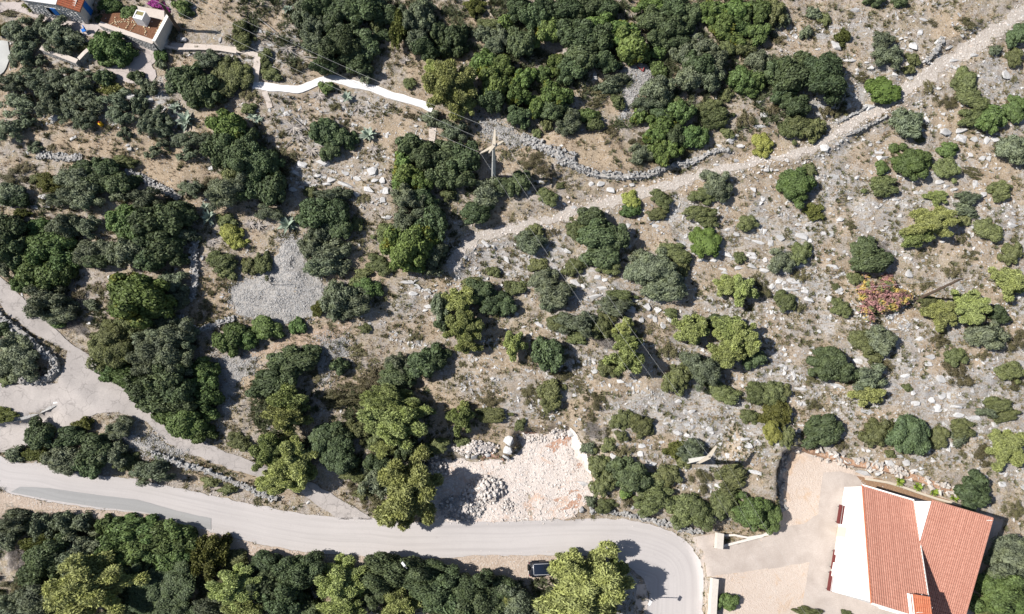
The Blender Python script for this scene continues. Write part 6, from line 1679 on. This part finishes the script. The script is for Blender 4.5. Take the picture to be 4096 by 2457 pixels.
# ------------------------------------------------------------------ limestone blocks on the slope
BLOCKS = [('21', x, y, a, b, r) for x, y, a, b, r in ((1565, 362, 52, 24, -28), (1365, 395, 34, 22, 5), (1458, 403, 38, 20, 5), (1395, 402, 26, 14, 5), (1740, 350, 40, 20, -8), (1745, 380, 44, 16, -12), (1735, 445, 46, 20, -22), (1820, 475, 42, 18, -10), (1530, 462, 40, 18, -12), (1525, 490, 36, 15, -10), (1640, 455, 40, 20, 5), (1555, 180, 24, 22, 0), (1780, 270, 48, 20, -18), (1705, 243, 28, 12, -10), (1625, 212, 30, 18, -10), (1830, 190, 22, 34, 0), (1830, 400, 20, 26, 0), (1240, 285, 22, 22, 40), (85, 370, 26, 16, 0), (455, 560, 44, 24, -30), (515, 590, 24, 20, -50), (655, 605, 50, 18, -5), (610, 665, 60, 24, 10), (620, 525, 28, 18, 0), (975, 745, 32, 34, 20), (1055, 755, 30, 30, 30), (1110, 770, 20, 26, 0), (1000, 805, 26, 28, 0), (1035, 820, 20, 30, 0), (935, 830, 24, 24, 40), (1140, 835, 36, 22, -50), (1090, 870, 20, 32, 15), (865, 755, 40, 24, -20), (890, 690, 26, 24, 0), (390, 330, 44, 18, -30), (835, 150, 30, 24, 0), (1035, 152, 34, 16, 0), (600, 1205, 30, 20, 0), (790, 1275, 32, 18, 0), (1000, 1435, 34, 18, -20), (1200, 1420, 28, 22, 0), (180, 860, 50, 14, -30), (670, 545, 26, 14, 0), (445, 18, 24, 18, 0))] \
    + [('31', x, y, a, b, r) for x, y, a, b, r in ((85, 242, 44, 28, 5), (20, 275, 24, 26, 0), (245, 225, 60, 26, -22), (300, 262, 20, 20, 0), (80, 555, 28, 30, 0), (180, 555, 78, 20, -8), (30, 590, 26, 34, 10), (150, 618, 78, 24, -4), (265, 615, 30, 30, 0), (290, 685, 46, 22, -20), (435, 675, 30, 40, 30), (510, 612, 38, 22, 25), (525, 108, 32, 24, 0), (215, 142, 26, 14, 0), (312, 122, 18, 16, 0), (470, 440, 56, 22, -12), (460, 210, 26, 26, 20), (395, 205, 26, 20, -30), (1020, 500, 34, 46, -30), (230, 440, 40, 16, 0), (1100, 970, 34, 26, 0), (1170, 1105, 48, 24, 10), (1160, 1150, 34, 18, 0), (950, 1122, 22, 14, 0), (990, 1240, 34, 24, 0), (1250, 1255, 40, 32, -30), (1065, 1440, 40, 18, -5), (1180, 1415, 26, 28, 0), (1255, 1385, 34, 28, 0), (1310, 1380, 18, 26, 0), (1050, 1360, 20, 24, 0), (100, 1165, 30, 20, 0), (150, 1130, 22, 16, 0), (280, 1440, 34, 16, 0), (230, 1325, 60, 16, -5), (500, 1310, 70, 18, -18), (650, 1130, 44, 22, -10), (880, 810, 36, 26, 0), (1410, 58, 24, 14, 0), (960, 80, 24, 24, 30), (710, 690, 30, 14, 0), (1760, 150, 50, 36, -20), (1225, 1470, 30, 30, 0), (1360, 1455, 50, 24, -10), (185, 1240, 16, 26, 0), (370, 915, 18, 16, 0))] \
    + [('30', x, y, a, b, r) for x, y, a, b, r in ((625, 70, 50, 28, 10), (1050, 335, 44, 40, -20), (480, 330, 60, 34, -25), (360, 358, 24, 18, 0), (590, 440, 60, 24, -5), (715, 455, 28, 14, 0), (740, 495, 30, 24, 0), (735, 785, 56, 44, 10), (655, 800, 34, 18, 30), (1020, 565, 40, 22, -10), (1490, 400, 40, 30, -10), (1345, 440, 50, 20, 5), (1230, 310, 34, 30, 40), (1310, 345, 44, 20, 25), (1280, 955, 50, 36, 0), (1395, 945, 54, 28, 10), (1200, 948, 26, 16, 0), (1490, 1000, 36, 34, 0), (1585, 1020, 28, 46, 0), (1400, 1000, 50, 34, -20), (1650, 1010, 36, 30, 0), (485, 1275, 56, 24, -12), (640, 1290, 30, 22, 20), (800, 1030, 24, 14, 0), (830, 1145, 60, 26, 5), (800, 1105, 44, 14, 0), (1240, 1320, 40, 24, 5), (1290, 1350, 30, 24, 0), (1345, 1370, 38, 22, 10), (1080, 1398, 34, 16, 0), (1560, 1410, 36, 26, 30), (1465, 1120, 22, 22, 0), (1550, 1145, 34, 22, 10), (1595, 1150, 26, 34, 0), (1500, 1330, 22, 30, 0), (920, 1450, 40, 18, 0), (590, 1435, 24, 20, 0), (630, 705, 20, 24, 0), (580, 755, 24, 20, 0), (410, 1075, 44, 36, -20), (1100, 235, 30, 24, 20), (1145, 870, 20, 44, 10), (20, 1225, 16, 24, 0), (60, 1230, 20, 20, 0), (20, 1280, 14, 26, 0), (1120, 145, 46, 14, -12), (915, 540, 30, 18, -20), (1720, 540, 40, 44, 0), (1840, 640, 20, 16, 0))] \
    + [('10', x, y, a, b, r) for x, y, a, b, r in ((490, 1185, 56, 28, -10), (330, 1190, 50, 26, -25), (450, 1275, 30, 26, 0), (545, 1305, 40, 28, 10), (650, 1335, 82, 30, -22), (725, 1290, 40, 24, -35), (645, 1260, 38, 20, 0), (510, 1330, 40, 22, 0), (845, 1240, 44, 40, 0), (825, 1375, 50, 26, -15), (920, 1445, 26, 24, 0), (915, 1310, 26, 34, 0), (605, 1370, 34, 20, -15), (720, 1410, 40, 24, -15), (390, 1280, 18, 18, 0), (560, 1240, 22, 14, 0), (375, 1325, 36, 12, -8), (940, 765, 24, 16, 30), (1170, 860, 40, 18, -25), (340, 460, 20, 24, 0), (720, 910, 20, 14, 0), (940, 1380, 30, 30, 0), (280, 1250, 36, 24, -20), (265, 1370, 34, 22, -10), (860, 1310, 34, 22, 0))] \
    + [('20', x, y, a, b, r) for x, y, a, b, r in ((715, 1375, 40, 26, -10), (640, 1330, 34, 26, 20), (575, 1335, 26, 26, 0), (820, 1350, 20, 14, 0), (1300, 1165, 26, 20, 0), (1335, 1165, 30, 22, 20), (1195, 1192, 22, 20, 0), (1480, 1195, 30, 16, 0), (1650, 1060, 34, 20, 0), (1620, 1165, 26, 18, 0), (1580, 1010, 40, 26, 30), (1625, 985, 30, 24, 0), (1500, 1060, 30, 16, -20), (1800, 740, 40, 30, 20), (1820, 840, 40, 24, 0), (1790, 910, 60, 18, 0), (200, 1320, 50, 18, -10), (870, 1340, 26, 18, 0), (1745, 1370, 26, 26, -40), (1815, 1445, 20, 18, 0), (1840, 1225, 24, 22, 0), (600, 550, 24, 40, 0))] \
    + [('22', x, y, a, b, r) for x, y, a, b, r in ((1255, 22, 24, 26, 0), (1300, 20, 30, 22, 20), (1275, 100, 24, 20, -10), (1115, 105, 24, 14, 0), (1430, 140, 30, 18, 10), (1200, 172, 34, 18, -20), (1265, 190, 24, 16, 0), (1080, 238, 20, 12, 0), (940, 265, 30, 22, 0), (735, 345, 30, 20, -40), (730, 380, 36, 20, 0), (1020, 400, 30, 20, 0), (1560, 342, 24, 24, -40), (1710, 268, 32, 26, 0), (1645, 285, 16, 18, 0), (1760, 455, 60, 14, -15), (1490, 555, 30, 14, -25), (930, 320, 24, 20, 0), (520, 535, 24, 14, 0), (1010, 105, 14, 14, 0), (1615, 195, 20, 16, 0), (860, 5, 34, 14, 0), (1690, 215, 40, 12, 10))] \
    + [('32', x, y, a, b, r) for x, y, a, b, r in ((220, 158, 26, 22, 10), (895, 395, 50, 26, -12), (1000, 388, 34, 28, 0), (1105, 465, 28, 22, 0), (1060, 452, 34, 22, 0), (1230, 10, 34, 22, 0), (1375, 40, 40, 22, 0), (1500, 55, 50, 30, 0), (1640, 105, 24, 28, 20), (930, 80, 24, 14, 0), (710, 18, 60, 16, -10), (945, 335, 40, 18, 0), (1340, 260, 26, 28, 0), (1695, 540, 36, 20, 0), (1570, 490, 24, 20, 0), (790, 455, 36, 28, 0), (690, 450, 60, 26, -10), (1200, 375, 24, 14, 0), (1840, 570, 20, 20, 0), (1120, 430, 26, 14, 0))] \
    + [('00', x, y, a, b, r) for x, y, a, b, r in ((1480, 1090, 24, 44, 20), (410, 860, 40, 40, 20), (320, 1430, 40, 24, 0), (530, 1000, 30, 14, 40), (1330, 320 - 40, 30, 40, 0), (1525, 1220, 26, 24, 0), (940, 1080, 22, 24, 0), (940, 700, 50, 30, 0), (1080, 720, 40, 40, 0))] \
    + [('01', x, y, a, b, r) for x, y, a, b, r in ((345, 12, 28, 18, 0), (245, 15, 50, 16, -10), (795, 522, 18, 18, 0), (1280, 465, 22, 12, 20), (645, 858, 20, 12, 0), (1605, 665, 16, 10, 0), (1460, 385, 16, 22, 0))] \
    + [('11', x, y, a, b, r) for x, y, a, b, r in ((1165, 590, 46, 18, -30), (1135, 640, 34, 20, 0), (1240, 615, 26, 20, 0), (1820, 400, 40, 22, -40), (1660, 280, 40, 16, -35), (1720, 300, 30, 14, -60), (945, 90, 40, 24, 0), (1250, 735, 34, 18, 0), (1225, 765, 24, 16, 0), (1100, 560, 60, 20, 0))]
ITEMS = []
for i, (t_, x, y, a, b, r) in enumerate(BLOCKS):
    px, py = T(t_, (x, y))
    g = P(px, py)
    mpp = (CAM_H - g.z) / (FPX * 0.985) / 1.8096
    rg = random.Random(i)
    o = link('limestone_block', ROCKS[rg.randrange(10)], None, None, (g.x, g.y, g.z + 0.02))
    sx, sy = a * mpp * 1.2, b * mpp * 1.6
    o.scale = (sx, sy, max(0.22, min(sx, sy) * rg.uniform(0.8, 1.15)))
    o.rotation_euler = (rg.uniform(-.12, .12), rg.uniform(-.12, .12), math.radians(r) + (math.pi if rg.random() < .5 else 0))
    shape = 'long flat' if max(sx, sy) > 1.9 * min(sx, sy) else 'chunky'
    ITEMS.append([o, shape + ' limestone block', 'large' if sx * sy > 0.35 else 'small', px, py, None, 'limestone blocks on the slope', 'block'])

# smaller loose stones, nobody would count them
def keep_out(px, py):
    m = np.zeros(px.shape, bool)
    for poly in (ROAD, TRACK, YARD, SITE, COURT, COURT_B, SOIL, VERGE, FAN, COURT_C):
        m |= inside(poly, px, py)
    return m
rng = np.random.default_rng(77)
N = 60000
px = rng.uniform(-60, 4150, N); py = rng.uniform(-60, 2500, N)
def unproject(px, py):
    R = np.array([list(r) for r in ROT])
    v = np.stack([px - CX, CY - py, np.full(px.shape, -FPX)], -1) @ R.T
    z = np.full(px.shape, 4.0)
    for _ in range(12):
        t = (z - CAM_H) / v[:, 2]; x, y = v[:, 0] * t, v[:, 1] * t
        z = 0.5 * z + 0.5 * gz(x, y)
    return x, y, gz(x, y)
X, Y, Z = unproject(px, py)
dens = np.full(N, 0.10)
for zp in ROCK_ZONES:
    dens = np.where(inside(zp, px, py), 0.75, dens)
for zp in TAN_ZONES:
    dens = np.where(inside(zp, px, py), 0.02, dens)
_u, _v = X * 0.98 - Y * 0.2, X * 0.2 + Y * 0.98
_st = fbm(_u / 4.5, _v / 0.9, 91, 3)
dens *= np.clip((_st - 0.44) * 7.0, 0.06, 1.3)
keep = (rng.random(N) < dens) & ~keep_out(px, py) & (dist_line(W2(WHITE_MID), X, Y) > 0.8)
kx, ky, kz = X[keep][:19000], Y[keep][:19000], Z[keep][:19000]
sz = 0.06 + (0.16 + 0.9 * np.clip(_st[keep][:len(kx)] - 0.46, 0, 0.3)) * rng.random(len(kx)) ** 2.2
tag(merged_stones('loose_stones', kx, ky, kz, sz, M['rock'], 0.55, rng), 'pale loose limestone fragments strewn over the hillside', 'stones', kind='stuff')
N = 26000
px = rng.uniform(-60, 4150, N); py = rng.uniform(-60, 2500, N)
X, Y, Z = unproject(px, py)
m = np.zeros(N, bool)
for zp in ROCK_ZONES: m |= inside(zp, px, py)
_u, _v = X * 0.98 - Y * 0.2, X * 0.2 + Y * 0.98
m &= (rng.random(N) < np.clip((fbm(_u / 5.0, _v / 0.8, 391, 3) - 0.52) * 9, 0.015, 1)) & ~keep_out(px, py) & (dist_line(W2(PATH_MID), X, Y) > 0.65) & (dist_line(W2(WHITE_MID), X, Y) > 0.9)
k = np.where(m)[0][:3200]
tag(merged_stones('ledge_stones', X[k], Y[k], Z[k], 0.14 + 0.32 * rng.random(len(k)) ** 2.0, M['rock'], 0.5, rng), 'broken limestone ledge stones gathered in rows on the slope', 'stones', kind='stuff')
# stony footpath stones
pw = resample(W2(PATH_MID), 0.3); n = 3600
ii = rng.integers(0, len(pw), n); q = np.array(pw)[ii]
kx = q[:, 0] + rng.normal(0, 0.85, n); ky = q[:, 1] + rng.normal(0, 0.85, n)
tag(merged_stones('path_stones', kx, ky, gz(kx, ky) + 0.05, 0.05 + 0.22 * rng.random(n) ** 3.2, M['pinkstone'], 0.5, rng), 'small pale stones bedded in the stony footpath', 'stones', kind='stuff')

# grit and small stones along the broken road edges
ew = np.array(resample(W2(ROAD_N), 0.3) + resample(W2(ROAD_S), 0.3)); n = 2600
q = ew[rng.integers(0, len(ew), n)]
kx = q[:, 0] + rng.normal(0, 0.35, n); ky = q[:, 1] + rng.normal(0, 0.35, n)
tag(merged_stones('roadside_grit', kx, ky, gz(kx, ky) + 0.08, 0.03 + 0.09 * rng.random(n) ** 3, M['pinkstone'], 0.5, rng), 'grit and pebbles washed along the road edges', 'gravel', kind='stuff')

# dry grass tufts and dwarf scrub
def blades(name, X, Y, Z, rad, hgt, nb, mat, label, cat, rng, wid=0.03):
    n = len(X)
    a = rng.uniform(0, 6.283, (n, nb)); rr = rad[:, None] * rng.uniform(0.4, 1.2, (n, nb)); h = hgt[:, None] * rng.uniform(0.5, 1.2, (n, nb))
    bx = X[:, None] + np.cos(a) * rr * 0.25; by = Y[:, None] + np.sin(a) * rr * 0.25
    txx = X[:, None] + np.cos(a) * rr; tyy = Y[:, None] + np.sin(a) * rr
    w = wid * rng.uniform(0.6, 1.5, (n, nb))
    z0 = np.repeat(Z[:, None], nb, 1)
    V = np.stack([np.stack([bx - np.sin(a) * w, by + np.cos(a) * w, z0 - 0.02], -1), np.stack([bx + np.sin(a) * w, by - np.cos(a) * w, z0 - 0.02], -1), np.stack([txx, tyy, z0 + h], -1)], 2).reshape(-1, 3)
    o = link(name, mesh_np(name, V, np.arange(len(V)).reshape(-1, 3)), mat)
    return tag(o, label, cat, kind='stuff')
M['drygrass'] = leaf_material('dry_grass', (0.36, 0.27, 0.17), 0.35, (0.26, 0.20, 0.115))
M['dwarf'] = leaf_material('dwarf_scrub', (0.125, 0.115, 0.062), 0.4, (0.17, 0.125, 0.075))
N = 80000
px = rng.uniform(-60, 4150, N); py = rng.uniform(-60, 2500, N)
X, Y, Z = unproject(px, py)
dens = np.clip((fbm(X / 2.5, Y / 2.5, 131, 3) - 0.32) * 4.0, 0.08, 1)
for zp in TAN_ZONES:
    dens = np.where(inside(zp, px, py), 0.9, dens)
keep = (rng.random(N) < dens) & ~keep_out(px, py) & (dist_line(W2(PATH_MID), X, Y) > 0.65) & (dist_line(W2(WHITE_MID), X, Y) > 0.8)
k = np.where(keep)[0][:26000]
blades('dry_grass', X[k], Y[k], Z[k], rng.uniform(0.12, 0.32, len(k)), rng.uniform(0.1, 0.3, len(k)), 7, M['drygrass'], 'dry straw coloured grass tufts over the hillside', 'grass', rng)
k = np.where((rng.random(N) < np.clip((fbm(X / 3, Y / 3, 171, 3) - 0.42) * 4, 0, 1) * 0.8) & ~keep_out(px, py) & (dist_line(W2(PATH_MID), X, Y) > 0.65) & (dist_line(W2(WHITE_MID), X, Y) > 0.9))[0][:12000]
blades('dwarf_scrub', X[k], Y[k], Z[k], rng.uniform(0.18, 0.5, len(k)), rng.uniform(0.12, 0.38, len(k)), 18, M['dwarf'], 'low brown-green dwarf scrub between the stones', 'undergrowth', rng, 0.035)

M['lowshrub'] = leaf_material('low_shrub_leaf', (0.098, 0.104, 0.05), 0.5, (0.13, 0.115, 0.065))
N = 42000
px = rng.uniform(-60, 4150, N); py = rng.uniform(-60, 2500, N)
X, Y, Z = unproject(px, py)
k = np.where((rng.random(N) < np.clip((fbm(X / 4, Y / 4, 251, 3) - 0.40) * 3.5, 0.04, 1) * 0.35) & ~keep_out(px, py) & (dist_line(W2(PATH_MID), X, Y) > 1.2) & (dist_line(W2(WHITE_MID), X, Y) > 1.0) & (fbm(X / 1.5, Y / 1.5, 19, 2) > 0.4))[0][:4800]
blades('low_shrubs', X[k], Y[k], Z[k], rng.uniform(0.2, 0.55, len(k)), rng.uniform(0.15, 0.45, len(k)), 40, M['lowshrub'], 'tiny low olive-green shrublets dotted over the slope', 'undergrowth', rng, 0.035)
# shaded leafy undergrowth that closes the dense stands
M['under'] = leaf_material('undergrowth_leaf', (0.07, 0.082, 0.042), 0.45, (0.085, 0.085, 0.045))
N = 40000
px = rng.uniform(-60, 4150, N); py = rng.uniform(-60, 2500, N)
X, Y, Z = unproject(px, py)
m = np.zeros(N, bool)
for zp in DENSE[:8]:
    m |= signed(zp, px, py) < -15
m &= ~keep_out(px, py) & ~inside(FAN_C, px, py) & (dist_line(W2(WHITE_MID), X, Y) > 1.2) & (fbm(X / 2.4, Y / 2.4, 211, 3) > 0.42)
for zp in TAN_ZONES + [FAN_B, FAN_E, FAN_F]:
    m &= ~inside(zp, px, py)
k = np.where(m)[0][:2600]
o_ = blades('undergrowth', X[k], Y[k], Z[k], rng.uniform(0.4, 0.95, len(k)), rng.uniform(0.25, 0.75, len(k)), 34, M['under'], 'dark leafy undergrowth filling the dense stands of trees', 'undergrowth', rng, 0.06)

# ------------------------------------------------------------------ labels that single out every plant and block
LAND = [('the two-roofed house', 3600, 2230), ('the building plot', 2060, 1900), ('the parked black car', 2150, 2270), ('the road bend', 2700, 2180), ('the gravel fan', 1120, 1170), ('the white path', 1380, 350), ('the concrete pylon', 1972, 640), ('the straw terrace', 2420, 600),
        ('the gravel clearing', 2550, 300), ('the stone cottage', 300, 60), ('the red-yellow bush', 3540, 1170), ('the white pole', 2790, 1830), ('the large pale agave', 1155, 905), ('the bay line', 170, 1618), ('the curling stone wall', 200, 1440), ('the vivid green bush', 3535, 355), ('the gravel strip', 1330, 1420), ('the raked clearing', 350, 600),
        ('the brown meadow', 700, 690), ('the upper footpath', 3800, 250), ('the rock cut', 3450, 1870), ('the asphalt patch', 500, 2010), ('the earth path', 1250, 1320), ('the garden well', 580, 75), ('the largest blue agave', 745, 485), ('the long slabs', 2920, 1060), ('the middle footpath', 2400, 820), ('the footpath turn', 3400, 480), ('the wooden pole', 3700, 1190), ('the yard entrance', 2870, 2170)]
ORD = ['closest', 'second closest', 'third closest', 'fourth closest', 'fifth closest', 'sixth closest', 'seventh closest', 'eighth closest', 'ninth closest', 'tenth closest', 'eleventh closest', 'twelfth closest', 'thirteenth closest', 'fourteenth closest', 'fifteenth closest']
buckets = {}
CATS = {'oak': ('tree', 'evergreen oaks'), 'len': ('shrub', 'mastic shrubs'), 'olv': ('tree', 'olive trees'), 'ol2': ('tree', 'olive trees'), 'pin': ('tree', 'pine trees'), 'fig': ('tree', 'broadleaf trees'), 'grn': ('shrub', 'laurel shrubs'), 'bsh': ('bush', 'vivid bushes'), 'jun': ('shrub', 'junipers'), 'yel': ('bush', 'yellow-green bushes'), 'scr': ('shrub', 'dry scrub bushes'), 'red': ('bush', None), 'bou': ('bush', 'bougainvilleas'), 'gry': ('shrub', 'dead shrubs'), 'block': ('rock', 'limestone blocks on the slope')}
for it in PLANTS + ITEMS:
    o, words, sw, px_, py_, lab, grp, kd = it
    near = min(LAND, key=lambda l: math.hypot(l[1] - px_, l[2] - py_))
    dx, dy = px_ - near[1], py_ - near[2]
    dd = math.hypot(dx, dy)
    rel = 'beside' if dd < 60 else (('uphill of' if dy < 0 else 'downhill of') if abs(dy) > abs(dx) else ('left of' if dx < 0 else 'right of'))
    buckets.setdefault((sw + ' ' + words + ' ' + rel + ' ' + near[0]), []).append((dd, it))
for text, lst in buckets.items():
    lst.sort(key=lambda q: q[0])
    for n_, (dd, it) in enumerate(lst):
        t = text if len(lst) == 1 else text + ', ' + (ORD[n_] if n_ < len(ORD) else 'number %d away' % (n_ + 1)) + ' to it'
        cat, grp = CATS[it[7]]
        tag(it[0], t, cat, grp)
